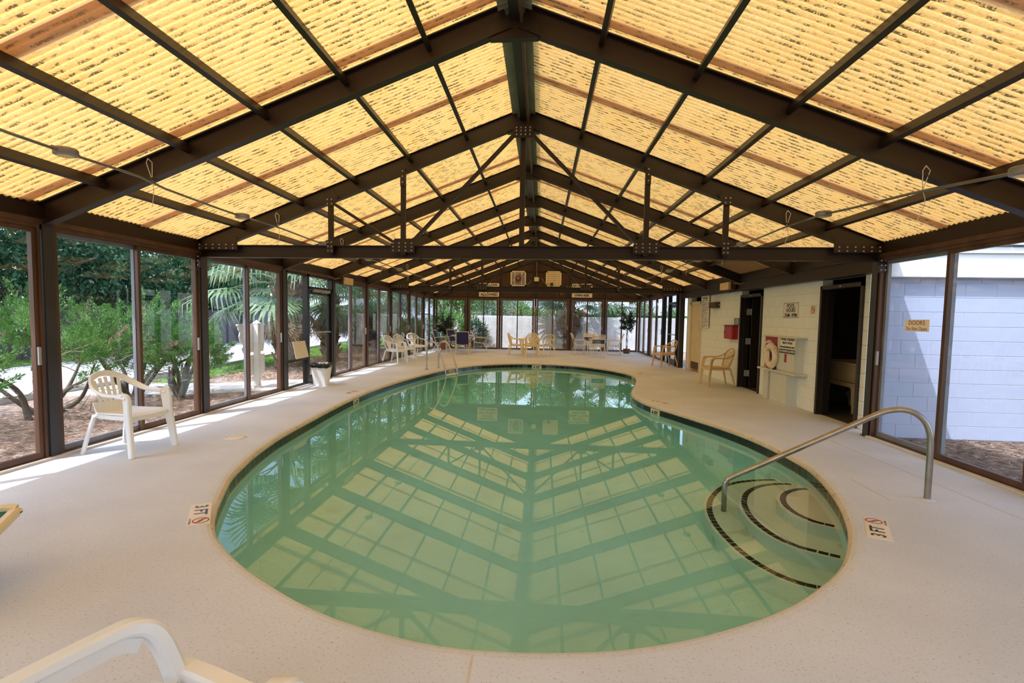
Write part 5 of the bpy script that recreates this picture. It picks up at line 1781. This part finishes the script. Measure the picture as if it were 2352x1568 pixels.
# ------------------------------------------------------------------ outdoors
def juniper(loc, R, hgt, seed, label, n_tuft=150, lean=(0, 0)):
    rng = np.random.default_rng(seed)
    t = thing('juniper', label, 'shrub', loc, 0, None)
    x0, y0, z0 = loc
    # twisted bare limbs fan out from the base
    tips = []
    for k in range(7):
        a = k * 2 * PI / 7 + rng.uniform(-.3, .3)
        r = R * rng.uniform(.5, .9)
        e = np.array([x0 + math.cos(a) * r + lean[0], y0 + math.sin(a) * r + lean[1], z0 + hgt * rng.uniform(.35, .7)])
        m1 = np.array([x0, y0, z0]) * .6 + e * .4 + rng.normal(0, .12, 3) + (0, 0, .05)
        P = bez([(x0 + rng.normal(0, .06), y0 + rng.normal(0, .06), z0 - .05), tuple(m1), tuple(e)], 6)
        B().tube(P, [.05 - .038 * i / (len(P) - 1) for i in range(len(P))], 7).build('limb', mBARK, t, smooth=True)
        tips.append(e)
    tw = B()
    for k in range(36):
        a = rng.uniform(0, 2 * PI)
        r = R * rng.uniform(.15, .85)
        p = np.array([x0 + math.cos(a) * r + lean[0] * .6, y0 + math.sin(a) * r + lean[1] * .6, z0 + rng.uniform(.1, .55) * hgt])
        q = p + np.array([math.cos(a), math.sin(a), .3]) * rng.uniform(.15, .45) + rng.normal(0, .1, 3)
        mid = (p + q) / 2 + rng.normal(0, .05, 3)
        tw.tube([p, mid, q], [.009, .007, .003], 5, cap=False)
    tw.build('dead_twigs', mBARKL, t)['kind'] = 'stuff'
    P, D, L = [], [], []
    Pd, Dd = [], []
    for k in range(n_tuft):
        u = rng.normal(size=3)
        u /= np.linalg.norm(u)
        u[2] = abs(u[2]) * 1.1 - .45
        rr = rng.uniform(.62, 1.0)
        c = np.array([x0 + lean[0] + u[0] * R * rr, y0 + lean[1] + u[1] * R * rr, z0 + hgt * (.46 + .44 * u[2] * rr)])
        ax = np.array([u[0] * .7, u[1] * .7, .55 + .6 * max(0, u[2])]) + rng.normal(0, .22, 3)
        ax /= np.linalg.norm(ax)
        ln = rng.uniform(.22, .5) * (1.25 if u[2] > .3 else 1)
        m = 150
        s = rng.uniform(0, 1, m) ** .8
        rad = .085 * (1 - s) ** .7 + .006
        o = rng.normal(size=(m, 3))
        o /= np.linalg.norm(o, axis=1, keepdims=True)
        pp = c + ax * (s * ln)[:, None] + o * (rad * rng.uniform(.2, 1, m))[:, None]
        dd = ax * 1.0 + o * .75
        if rng.random() < .06:
            Pd.append(pp); Dd.append(dd)
        else:
            P.append(pp); D.append(dd)
    P, D = np.vstack(P), np.vstack(D)
    leaves('foliage', P, D, rng.uniform(.035, .075, len(P)), rng.uniform(.008, .015, len(P)), mJUN, t, rng=rng)
    if Pd:
        Pd, Dd = np.vstack(Pd), np.vstack(Dd)
        leaves('browned_foliage', Pd, Dd, rng.uniform(.03, .06, len(Pd)), .010, mJUND, t, rng=rng)
    return t
juniper((-7.3, 4.6, -.1), 1.35, 2.0, 11, 'green juniper shrub outside the left edge window', 190)
juniper((-7.5, 7.2, -.1), 1.25, 2.05, 12, 'green juniper with bare limbs behind the white armchair', 200)
juniper((-7.7, 9.2, -.1), 1.2, 2.1, 13, 'green juniper with a browned top beside the steel truss post', 200, (.1, .2))
juniper((-6.7, 9.2, -.1), .62, 1.5, 14, 'small dark juniper before the white sign post', 110, (0, .25))
juniper((-9.0, 5.4, -.1), 1.2, 1.9, 15, 'paler juniper behind the first ones, nearer the lane', 130)

def crown(name, t, c, R, n, lf, m, seed, ncl=14, squash=.75):
    rng = np.random.default_rng(seed)
    cl = rng.normal(size=(ncl, 3))
    cl /= np.linalg.norm(cl, axis=1, keepdims=True)
    cl *= (rng.uniform(.25, .8, ncl) * R)[:, None]
    cl[:, 2] *= squash
    ids = rng.integers(0, ncl, n)
    d = rng.normal(size=(n, 3))
    d /= np.linalg.norm(d, axis=1, keepdims=True)
    r = R * .42 * rng.uniform(.55, 1.05, n) ** .6
    P = np.array(c) + cl[ids] + d * r[:, None]
    D = d * .6 + rng.normal(0, .6, (n, 3)) + (0, 0, -.25)
    return leaves(name, P, D, rng.uniform(.6, 1.2, n) * lf, rng.uniform(.35, .6, n) * lf, m, t, fold=.15, rng=rng)
def tree(loc, h, R, n, lf, m, seed, label, group=None, nm='broadleaf_tree', stems=5):
    t = thing(nm, label, 'tree', loc, 0, group)
    rng = random.Random(seed)
    x, y, z = loc
    cz = z + h - R * .8
    B().tube(bez([(x, y, z - .1), (x + rng.uniform(-.2, .2), y, z + h * .25), (x + rng.uniform(-.3, .3), y + rng.uniform(-.3, .3), cz)], 5), [.22 - .012 * i for i in range(11)], 9).build('trunk', mBARK, t, smooth=True)
    for k in range(stems):
        a = k * 2 * PI / stems
        B().tube(bez([(x, y, z + h * .3), (x + math.cos(a) * R * .3, y + math.sin(a) * R * .3, z + h * .5), (x + math.cos(a) * R * .65, y + math.sin(a) * R * .65, cz + rng.uniform(-.2, .5) * R)], 4), [.1 - .008 * i for i in range(9)], 6).build('branch', mBARK, t, smooth=True)
    crown('foliage', t, (x, y, cz), R, n, lf, m, seed)
    return t
ot = [(-17.5, 8, 6.5, 3.4), (-18.5, 13, 7.5, 3.6), (-17.8, 17.5, 6.2, 3.2), (-19.5, 21.5, 7.5, 3.6), (-18.5, 26, 6.4, 3.2), (-20.5, 32, 7.2, 3.6), (-16.2, 4.0, 6.0, 3.2), (-17.5, 11, 4.4, 2.5), (-18.2, 20, 4.6, 2.6), (-18.8, 29, 4.4, 2.5), (-17.6, 15, 4.2, 2.4), (-18, 24, 4.4, 2.4)]
ol = ['level with the left edge window', 'behind the tall junipers', 'behind the sign post', 'behind the first palm', 'behind the dark fence end', 'farthest up the lane', 'at the very left of the view', 'low, filling under the first oaks', 'low, between sign post and palms', 'low, far up the lane', 'low, behind the browned juniper', 'low, behind the palm trunks']
for k, (x, y, h, R) in enumerate(ot):
    tree((x, y, -.12), h, R, 9000 if h > 5 else 6500, .20, mOAK, 40 + k, 'dark evergreen tree across the lane, ' + ol[k], 'dark trees across the lane')
tree((-4.4, 29.4, -.12), 4.6, 2.0, 6500, .16, mHEDGE, 61, 'leafy green tree past the far left corner')
tree((-6.2, 33, -.12), 6.0, 2.6, 6500, .2, mOAK, 62, 'darker tree behind the leafy far corner tree')
tree((-13, 58, -.12), 8, 4, 6000, .4, mHEDGE, 63, 'distant tree over the pale blue house')
tree((-27, 46, -.12), 8, 4, 6000, .4, mOAK, 64, 'distant dark tree left of the pale blue house')
tree((-7.5, 55, -.12), 7, 3, 5000, .3, mHEDGE, 65, 'distant green tree behind the pampas clumps')
tree((1.5, 46, -.12), 8, 4, 6000, .35, mOAK, 66, 'dark tree rising behind the far gabled house')

def bush(loc, R, h, n, lf, m, seed, label, nm='shrub', cat='shrub', group=None, flowers=0):
    t = thing(nm, label, cat, loc, 0, group)
    rng = np.random.default_rng(seed)
    x, y, z = loc
    for k in range(5):
        a = k * 2 * PI / 5 + rng.uniform(-.3, .3)
        B().tube(bez([(x, y, z), (x + math.cos(a) * R * .3, y + math.sin(a) * R * .3, z + h * .4), (x + math.cos(a) * R * .6, y + math.sin(a) * R * .6, z + h * .8)], 4), [.03 - .0025 * i for i in range(9)], 5).build('stem', mBARK, t)
    d = rng.normal(size=(n, 3))
    d /= np.linalg.norm(d, axis=1, keepdims=True)
    r = rng.uniform(.35, 1.0, n) ** .5
    lump = 1 + .16 * np.sin(d[:, 0] * 9 + seed) * np.cos(d[:, 1] * 8 + d[:, 2] * 7)
    P = np.c_[x + d[:, 0] * R * r * lump, y + d[:, 1] * R * r * lump, z + h * .52 + d[:, 2] * h * .5 * r * lump]
    D = d * .7 + rng.normal(0, .55, (n, 3)) + (0, 0, .3)
    leaves('foliage', P, D, rng.uniform(.6, 1.2, n) * lf, rng.uniform(.25, .5, n) * lf, m, t, fold=.12, rng=rng)
    if flowers:
        k = rng.integers(0, n, flowers)
        for i in k:
            if d[i, 1] < .2:
                f = B()
                c = P[i] + d[i] * .08
                for q in range(5):
                    a = q * 2 * PI / 5
                    f.add([c, c + (.05 * math.cos(a), -.01, .05 * math.sin(a)), c + (.07 * math.cos(a + .6), -.02, .07 * math.sin(a + .6)), c + (.05 * math.cos(a + 1.2), -.01, .05 * math.sin(a + 1.2))], [(0, 1, 2, 3)])
                f.build('blossom', mPINK, t)
    return t
bush((-4.7, 26.6, -.12), 1.15, 1.9, 5000, .12, mHEDGE, 71, 'rounded bright shrub behind the dark leaved pot plant')
bush((-3.4, 26.4, -.12), .75, 1.5, 3500, .10, mOAK, 72, 'darker round shrub in front of the fence end')
bush((-2.6, 28.3, -.12), 1.15, 3.2, 5500, .13, mOLE, 73, 'tall grey green oleander with pink flowers, left one over the fence', flowers=14)
bush((-1.7, 28.6, -.12), 1.1, 3.0, 5500, .13, mOLE, 74, 'tall oleander with pink flowers, right one over the fence', flowers=14)
hl = ['below the gabled house', 'left of the centre stud', 'right of the centre stud', 'beside the far palm trunk', 'right of the far palm trunk', 'behind the potted ficus', 'beyond the far right corner', 'farthest to the right']
for k, (x, h) in enumerate(((-.9, 2.35), (-.1, 2.1), (.75, 2.6), (1.6, 2.2), (2.6, 1.9), (3.9, 2.4), (5.3, 2.5), (6.8, 2.3))):
    bush((x, 28.0, -.12), .72, h, 3600, .12, mHEDGE, 80 + k, 'bright hedge shrub over the white fence, ' + hl[k], group='hedge behind the white fence')

# pampas clumps
def pampas(loc, h, seed, label):
    t = thing('pampas_grass', label, 'grass clump', loc)
    rng = np.random.default_rng(seed)
    n = 420
    b = B()
    for k in range(n):
        a = rng.uniform(0, 2 * PI)
        r0 = rng.uniform(0, .18)
        ln = h * rng.uniform(.6, 1)
        out = rng.uniform(.25, .8)
        o = Vector((math.cos(a), math.sin(a), 0))
        s = Vector((-math.sin(a), math.cos(a), 0)) * .008
        p = [Vector(loc) + o * r0, Vector(loc) + o * (r0 + out * .3) + Vector((0, 0, ln * .6)), Vector(loc) + o * (r0 + out * .65) + Vector((0, 0, ln * .8)), Vector(loc) + o * (r0 + out) + Vector((0, 0, ln * .62))]
        b.add([q + s * w for q, w in zip(p, (1, 1, .8, .2))] + [q - s * w for q, w in zip(p, (1, 1, .8, .2))], [(0, 1, 5, 4), (1, 2, 6, 5), (2, 3, 7, 6)])
    b.build('blades', mPAMP, t)['kind'] = 'stuff'
    for k in range(9):
        a = rng.uniform(0, 2 * PI)
        q = Vector(loc) + Vector((math.cos(a) * rng.uniform(.1, .5), math.sin(a) * rng.uniform(.1, .5), h * rng.uniform(.8, 1.0)))
        m = 160
        s = rng.uniform(0, 1, m)
        P = np.array(q) + np.c_[rng.normal(0, .05, m), rng.normal(0, .05, m), s * .55]
        o = leaves('plume', P, np.c_[rng.normal(0, .4, (m, 2)), np.ones(m)], .12, .03, mPLUME, t, kind=None, rng=rng)
for k, (x, y) in enumerate(((-6.3, 21.6), (-6.2, 23.4), (-6.1, 25.3))):
    pampas((x, y, -.12), 2.0, 90 + k, 'tall pampas grass with pale plumes, ' + ['nearest the camera', 'middle of three', 'farthest by the corner'][k])

# fan palms
def frond_mesh(seed, L=1.0, dry=False):
    rng = random.Random(seed)
    b = B()
    b.tube([(0, 0, 0), (L * .5, 0, .10 * L), (L * .95, 0, .06 * L)], [.018, .014, .010], 5)
    n = 34
    for k in range(n):
        a = (k - (n - 1) / 2) / (n / 2) * 1.9
        ln = L * (.85 - .16 * abs(a)) * rng.uniform(.9, 1.05)
        o = Vector((L * .95, 0, .06 * L))
        d = Vector((math.cos(a), math.sin(a), .06))
        s = Vector((-math.sin(a), math.cos(a), 0)) * .021 * L
        up = Vector((0, 0, .02 * (1 if k % 2 else -1)))
        drop = rng.uniform(.22, .42) * ln
        pts = [o, o + d * ln * .5 + Vector((0, 0, -.03 * ln)) + up, o + d * ln * .82 + Vector((0, 0, -drop * .5)), o + d * ln * .9 + Vector((0, 0, -drop - .12 * ln))]
        W = (.5, 1.2, .7, .12)
        b.add([p + s * w for p, w in zip(pts, W)] + [p - s * w for p, w in zip(pts, W)], [(0, 1, 5, 4), (1, 2, 6, 5), (2, 3, 7, 6)])
    return b.mesh('frond', mPALMD if dry else mPALM)
FR = [frond_mesh(k) for k in range(3)]
FRD = [frond_mesh(9, 1.0, True)]
def palm(loc, h, r, seed, label, nfr=26, size=1.5, boots=True, skirt=10):
    rng = random.Random(seed)
    t = thing('fan_palm', label, 'palm', loc)
    x, y, z = loc
    prof = [(r * 1.25, -.1), (r * 1.05, .2), (r * .95, h * .35), (r * 1.05, h * .7), (r * 1.0, h)]
    B().lathe(prof, 18, (x, y, z)).build('trunk', mBOOT, t, smooth=True)
    if boots:
        # old leaf bases criss-cross up the trunk: each boot is a part
        me = B().hexa([(-.075, 0, 0), (.075, 0, 0), (.06, .05, 0), (-.06, .05, 0), (-.028, -.11, .26), (.028, -.11, .26), (.02, -.08, .27), (-.02, -.08, .27)]).mesh('leaf_boot', mBOOT)
        rows = int(h / .14)
        for q in range(rows):
            nn = 8
            for k in range(nn):
                a = (k + .5 * (q % 2)) * 2 * PI / nn + rng.uniform(-.1, .1)
                zz = .12 + q * .14 + rng.uniform(-.03, .03)
                piece(me, 'leaf_boot', t, (math.sin(a) * r * .95, -math.cos(a) * r * .95, zz), sc=(rng.uniform(.8, 1.2), rng.uniform(.7, 1.5), rng.uniform(.7, 1.3)), rot=(rng.uniform(-.2, .25), rng.uniform(-.25, .25), a))
    for k in range(nfr):
        a = k * 2.399
        f = k / nfr
        el = 1.25 - 1.75 * f + rng.uniform(-.12, .12)
        piece(FR[k % 3], 'frond', t, (0, 0, h - .05 + .25 * (1 - f)), rot=(rng.uniform(-.3, .3), -el, a), sc=(size * rng.uniform(.85, 1.1),) * 3)
    for k in range(skirt):
        a = k * 2.399 + .7
        piece(FRD[0], 'dry_frond', t, (0, 0, h - .12 - .03 * k), rot=(rng.uniform(-.3, .3), rng.uniform(.9, 1.3), a), sc=(size * .62,) * 3)
    return t
palm((-7.75, 15.6, -.12), 2.55, .40, 21, 'thick fan palm beyond the window left of the entrance door', 26, 1.7)
palm((-7.6, 18.4, -.12), 2.3, .26, 22, 'second fan palm seen through the entrance door', 18, 1.3)
palm((-7.9, 22.2, -.12), 2.5, .33, 23, 'fan palm left of the window post past the door', 22, 1.6)
palm((-8.1, 24.6, -.12), 2.5, .36, 24, 'stout fan palm right of the window post past the door', 22, 1.6)
palm((1.36, 26.2, -.12), 2.7, .24, 25, 'rough trunked palm in front of the white fence', 22, 1.3, skirt=22)
palm((3.4, 28.9, -.12), 2.3, .2, 26, 'low palm with arching fronds behind the white fence', 20, 1.5)
palm((8.6, 6.0, -.12), 1.9, .2, 27, 'palm at the right edge, only frond tips in view', 24, 1.5, skirt=4)
# a short dead palm stub by the door
sp = thing('palm_stump', 'short forked dead palm stump on the needle bed', 'stump', (-7.2, 17.6, -.12))
B().tube([(-7.2, 17.6, -.15), (-7.18, 17.6, .3), (-7.1, 17.65, .55)], [.15, .12, .06], 9).build('trunk', mBOOT, sp, smooth=True)
B().tube([(-7.18, 17.6, .2), (-7.3, 17.6, .5), (-7.28, 17.6, .7)], [.07, .05, .03], 7).build('spur', mBOOT, sp, smooth=True)

# fences
def slat_fence(nm, lab, p, q, h, w, m, cat='fence', gap=.012, posts=2.4, rail=True, each=False, zb=-.1, th=.02, top='flat'):
    p, q = Vector((p[0], p[1], 0)), Vector((q[0], q[1], 0))
    d = (q - p).normalized()
    L = (q - p).length
    nn = Vector((-d.y, d.x, 0))
    t = thing(nm, lab, cat, ((p.x + q.x) / 2, (p.y + q.y) / 2, zb))
    n = int(L / w)
    rng = random.Random(6)
    if each:
        me = B().hexa([(gap / 2, -th / 2, 0), (w - gap / 2, -th / 2, 0), (w - gap / 2, th / 2, 0), (gap / 2, th / 2, 0), (gap / 2, -th / 2, h), (w - gap / 2, -th / 2, h), (w - gap / 2, th / 2, h), (gap / 2, th / 2, h)]).mesh('fence_board', m)
        for k in range(n):
            c = p + d * (k * w)
            piece(me, 'fence_board', t, ROOT[t].inverted() @ Vector((c.x, c.y, zb)), math.atan2(d.y, d.x), sc=(1, 1, rng.uniform(.985, 1.0)))
    else:
        b = B()
        for k in range(n):
            a = p + d * (k * w + gap / 2)
            e = p + d * (k * w + w - gap / 2)
            o = nn * (.008 * (k % 2))
            hh = h
            b.hexa([a - nn * .01 + o + Vector((0, 0, zb)), e - nn * .01 + o + Vector((0, 0, zb)), e + nn * .01 + o + Vector((0, 0, zb)), a + nn * .01 + o + Vector((0, 0, zb)),
                    a - nn * .01 + o + Vector((0, 0, zb + hh)), e - nn * .01 + o + Vector((0, 0, zb + hh)), e + nn * .01 + o + Vector((0, 0, zb + hh)), a + nn * .01 + o + Vector((0, 0, zb + hh))])
        b.build('slats', m, t)['kind'] = 'stuff'
    k = 0
    while k * posts < L + .1:
        c = p + d * min(k * posts, L) + nn * .05
        B().tube([(c.x, c.y, zb - .1), (c.x, c.y, zb + h + .05)], .03, 8).build('post', mBARE if not each else m, t)
        k += 1
    if rail:
        for z in (h - .02, .08):
            B().tube([tuple(p + nn * .045 + Vector((0, 0, zb + z))), tuple(q + nn * .045 + Vector((0, 0, zb + z)))], .02, 8).build('rail', mBARE if not each else m, t)
    return t
f_ = slat_fence('slatted_fence', 'tall white slatted fence beyond the far glazed wall', (-3.3, 27.0), (11.5, 27.0), 1.68, .062, mFENCE, gap=.005)
# the diamond wire in front of the slats
wb = B()
for s in (1, -1):
    x = -3.3 - 1.7
    while x < 11.5:
        a, e = (x, 0), (x + 1.66, 1.66)
        x0, x1 = max(-3.3, a[0]), min(11.5, e[0])
        if x1 > x0:
            z0, z1 = x0 - x, x1 - x
            if s < 0:
                z0, z1 = 1.66 - z0, 1.66 - z1
            wb.beam((x0, 26.975, -.1 + z0), (x1, 26.975, -.1 + z1), .004, .004)
        x += .10
wb.build('wire_mesh', mBARE, f_)['kind'] = 'stuff'
slat_fence('board_fence', 'weathered dark board fence across the lane behind the sign post', (-16.4, 13.5), (-17.3, 34), 1.75, .2, mWOOD, posts=2.4, each=True)
slat_fence('board_fence', 'pale weathered board fence in front of the blue grey house', (-18.0, 37.5), (-11.6, 36.2), 1.75, .18, mWOODL, posts=2.4, each=True)
slat_fence('board_fence', 'pale board fence behind the pampas clumps', (-11.6, 36.2), (-5.6, 33.2), 1.7, .18, mWOODL, posts=2.4, each=True)

# sign post seen from behind
def sign_post():
    t = thing('sign_post', 'white wooden sign post with scroll edged boards, seen from behind', 'sign post', (-6.12, 10.86, -.1))
    x, y = -6.12, 10.86
    B().cbox((x - .055, y - .055, -.12), (x + .055, y + .055, 1.30), .006).build('post', mWHT, t)
    B().hexa([(x - .07, y - .07, 1.30), (x + .07, y - .07, 1.30), (x + .07, y + .07, 1.30), (x - .07, y + .07, 1.30), (x - .005, y - .005, 1.37), (x + .005, y - .005, 1.37), (x + .005, y + .005, 1.37), (x - .005, y + .005, 1.37)]).build('post_cap', mWHT, t)
    def board(poly):
        g = B().prism(poly, -.012, .012)
        g.v = [(x - .07 + pz, y + a, b_) for a, b_, pz in g.v]
        return g
    up = [(.40, 1.26), (-.60, 1.26), (-.585, 1.17), (-.53, 1.12), (-.56, 1.03), (-.52, .92), (-.42, .86), (-.46, .78), (-.40, .68), (.36, .68), (.40, .80)]
    board(up).build('upper_board', mWHT, t)
    B().box((x - .09, y - .63, 1.255), (x - .05, y + .43, 1.285)).build('top_moulding', mWHT, t)
    board([(.42, .62), (-.36, .62), (-.36, .20), (.42, .20)]).build('lower_board', mWHT, t)
    B().lathe([(.001, .07), (.1, .06), (.17, .0), (.19, -.06)], 12, (x, y - .05, -.1)).build('footing', mWALK, t, smooth=True)
sign_post()

# houses
def house(nm, lab, x0, x1, y0, y1, zw, zr, axis, wm, rm, wins=(), over=.35):
    t = thing(nm, lab, 'house', ((x0 + x1) / 2, (y0 + y1) / 2, -.1))
    B().box((x0, y0, -.1), (x1, y1, zw)).build('wall', wm, t)
    r = B()
    if axis == 'x':
        ym = (y0 + y1) / 2
        for ya, s in ((y0 - over, 1), (y1 + over, -1)):
            zl = zw - over * (zr - zw) / (ym - y0)
            r.hexa([(x0 - over, ya, zl), (x1 + over, ya, zl), (x1 + over, ym, zr), (x0 - over, ym, zr), (x0 - over, ya, zl + .1), (x1 + over, ya, zl + .1), (x1 + over, ym, zr + .1), (x0 - over, ym, zr + .1)])
    else:
        xm = (x0 + x1) / 2
        for xa in (x0 - over, x1 + over):
            zl = zw - over * (zr - zw) / (xm - x0)
            r.hexa([(xa, y0 - over, zl), (xa, y1 + over, zl), (xm, y1 + over, zr), (xm, y0 - over, zr), (xa, y0 - over, zl + .1), (xa, y1 + over, zl + .1), (xm, y1 + over, zr + .1), (xm, y0 - over, zr + .1)])
        g = B().prism([(x0, zw), (x1, zw), (xm, zr)], 0, .1)
        g.v = [(a, y0 + c, b_) for a, b_, c in g.v]
        g.build('gable', wm, t)
    r.build('roof', rm, t)
    if axis == 'x':
        B().box((x0 - over, y0 - over - .03, zw - over * (zr - zw) / ((y1 - y0) / 2) - .1), (x1 + over, y0 - over, zw - over * (zr - zw) / ((y1 - y0) / 2) + .1)).build('fascia', mFASC, t)
    for a, e, z0, z1 in wins:
        w = B().box((a, y0 - .06, z0), (e, y0 + .02, z1)).build('window', mFASC, t)
        B().box((a + .08, y0 - .065, z0 + .08), (e - .08, y0 - .055, z1 - .08)).build('pane', mWIN, w)
    return t
house('house', 'pale blue grey house with low roof beyond the lane bend', -20.5, -12.6, 41, 47, 2.4, 4.0, 'x', mSIDING, mSHING, ((-18.5, -17.3, .9, 1.9), (-15.5, -14.3, .9, 1.9)))
house('house', 'small gabled house far up the lane behind the pampas', -11.6, -8.6, 45, 50, 2.1, 3.4, 'y', mSIDING, mSHIND, ((-10.6, -9.6, .9, 1.8),))
house('house', 'grey roofed gabled house behind the far hedge', -4.2, .6, 37, 42, 2.3, 4.2, 'y', mSIDING, mSHING, ())
house('house', 'long low house with pale eaves and dark windows behind the far palms', 1.6, 13, 35, 42, 2.25, 4.0, 'x', mWOOD, mSHIND, ((3.4, 4.2, .6, 1.9), (5.4, 6.6, .6, 1.9), (8.0, 9.4, .6, 1.9)), .8)
for x in (2.2, 3.2, 4.9, 7.2):
    pass
um = thing('patio_umbrella', 'half closed red umbrella on the far porch', 'umbrella', (2.3, 31, -.1))
B().tube([(2.3, 31, -.12), (2.3, 31, 2.0)], .02, 8).build('pole', mBARE, um)
B().lathe([(.62, 1.52), (.60, 1.56), (.35, 1.80), (.05, 2.0), (.001, 2.02)], 8, (2.3, 31, 0), cap=False).build('canopy', mUMB, um)
lp = thing('lamp_post', 'thin dark lamp post beside the lane', 'lamp post', (-12.3, 33, -.1))
B().tube([(-12.3, 33, -.12), (-12.3, 33, 3.2)], .05, 8).build('pole', mGREYB, lp)
B().lathe([(.05, 0), (.12, .05), (.16, .3), (.05, .42), (.01, .45)], 10, (-12.3, 33, 3.2)).build('lantern', mGREYB, lp)

# potted plants inside
def potted(loc, label, kind):
    t = thing('potted_ficus' if kind == 'f' else 'potted_tree', label, 'plant', loc)
    rng = np.random.default_rng(31 if kind == 'f' else 32)
    x, y, z = loc
    if kind == 'f':
        B().lathe([(.12, 0), (.14, .02), (.155, .2), (.15, .205), (.13, .2), (.12, .17), (.001, .17)], 20, (x, y, z)).build('basket', mWICK, t, smooth=True)
        for k in range(3):
            a = k * 2.1
            B().tube(bez([(x + .04 * math.cos(a), y + .04 * math.sin(a), .15), (x + .03 * math.cos(a + 1.5), y + .03 * math.sin(a + 1.5), .6), (x + .05 * math.cos(a + 3), y + .05 * math.sin(a + 3), 1.15)], 5), .012, 7).build('stem', mBARK, t, smooth=True)
        c, R, n = (x, y, 1.45), .37, 1900
        stretch = 1.45
    else:
        B().lathe([(.10, 0), (.105, .01), (.15, .25), (.165, .25), (.165, .29), (.145, .29), (.14, .25), (.001, .25)], 22, (x, y, z)).build('pot', mTERRA, t, smooth=True)
        B().tube(bez([(x, y, .22), (x + .02, y, .5), (x - .02, y, .8), (x + .03, y, 1.2)], 5), .014, 7).build('stem', mBARK, t, smooth=True)
        c, R, n = (x + .05, y, 1.22), .48, 1700
        stretch = 1.2
    br = B()
    P, D = [], []
    for k in range(26):
        d = rng.normal(size=3)
        d /= np.linalg.norm(d)
        e = np.array(c) + d * R * (1, 1, stretch) * rng.uniform(.6, 1)
        b0 = np.array([x, y, c[2] - R * .7 + rng.uniform(-.1, .3)])
        m_ = (b0 + e) / 2 + (0, 0, .05)
        br.tube([tuple(b0), tuple(m_), tuple(e)], [.006, .004, .002], 5, cap=False)
        m = n // 26
        s = rng.uniform(.25, 1.05, m)[:, None]
        P.append(b0 + (e - b0) * s + rng.normal(0, .035, (m, 3)))
        D.append(d * .5 + rng.normal(0, .6, (m, 3)) + (0, 0, -.5))
    br.build('twigs', mBARK, t)['kind'] = 'stuff'
    P, D = np.vstack(P), np.vstack(D)
    leaves('foliage', P, D, rng.uniform(.06, .10, len(P)), rng.uniform(.025, .042, len(P)), mFIC if kind == 'f' else mFICD, t, fold=.15, rng=rng)
potted((3.75, 23.5, 0), 'green ficus on slim stems in a brown basket by the far glass', 'f')
potted((-4.42, 23.55, 0), 'dark leaved small tree in a terracotta pot among the navy chairs', 'd')
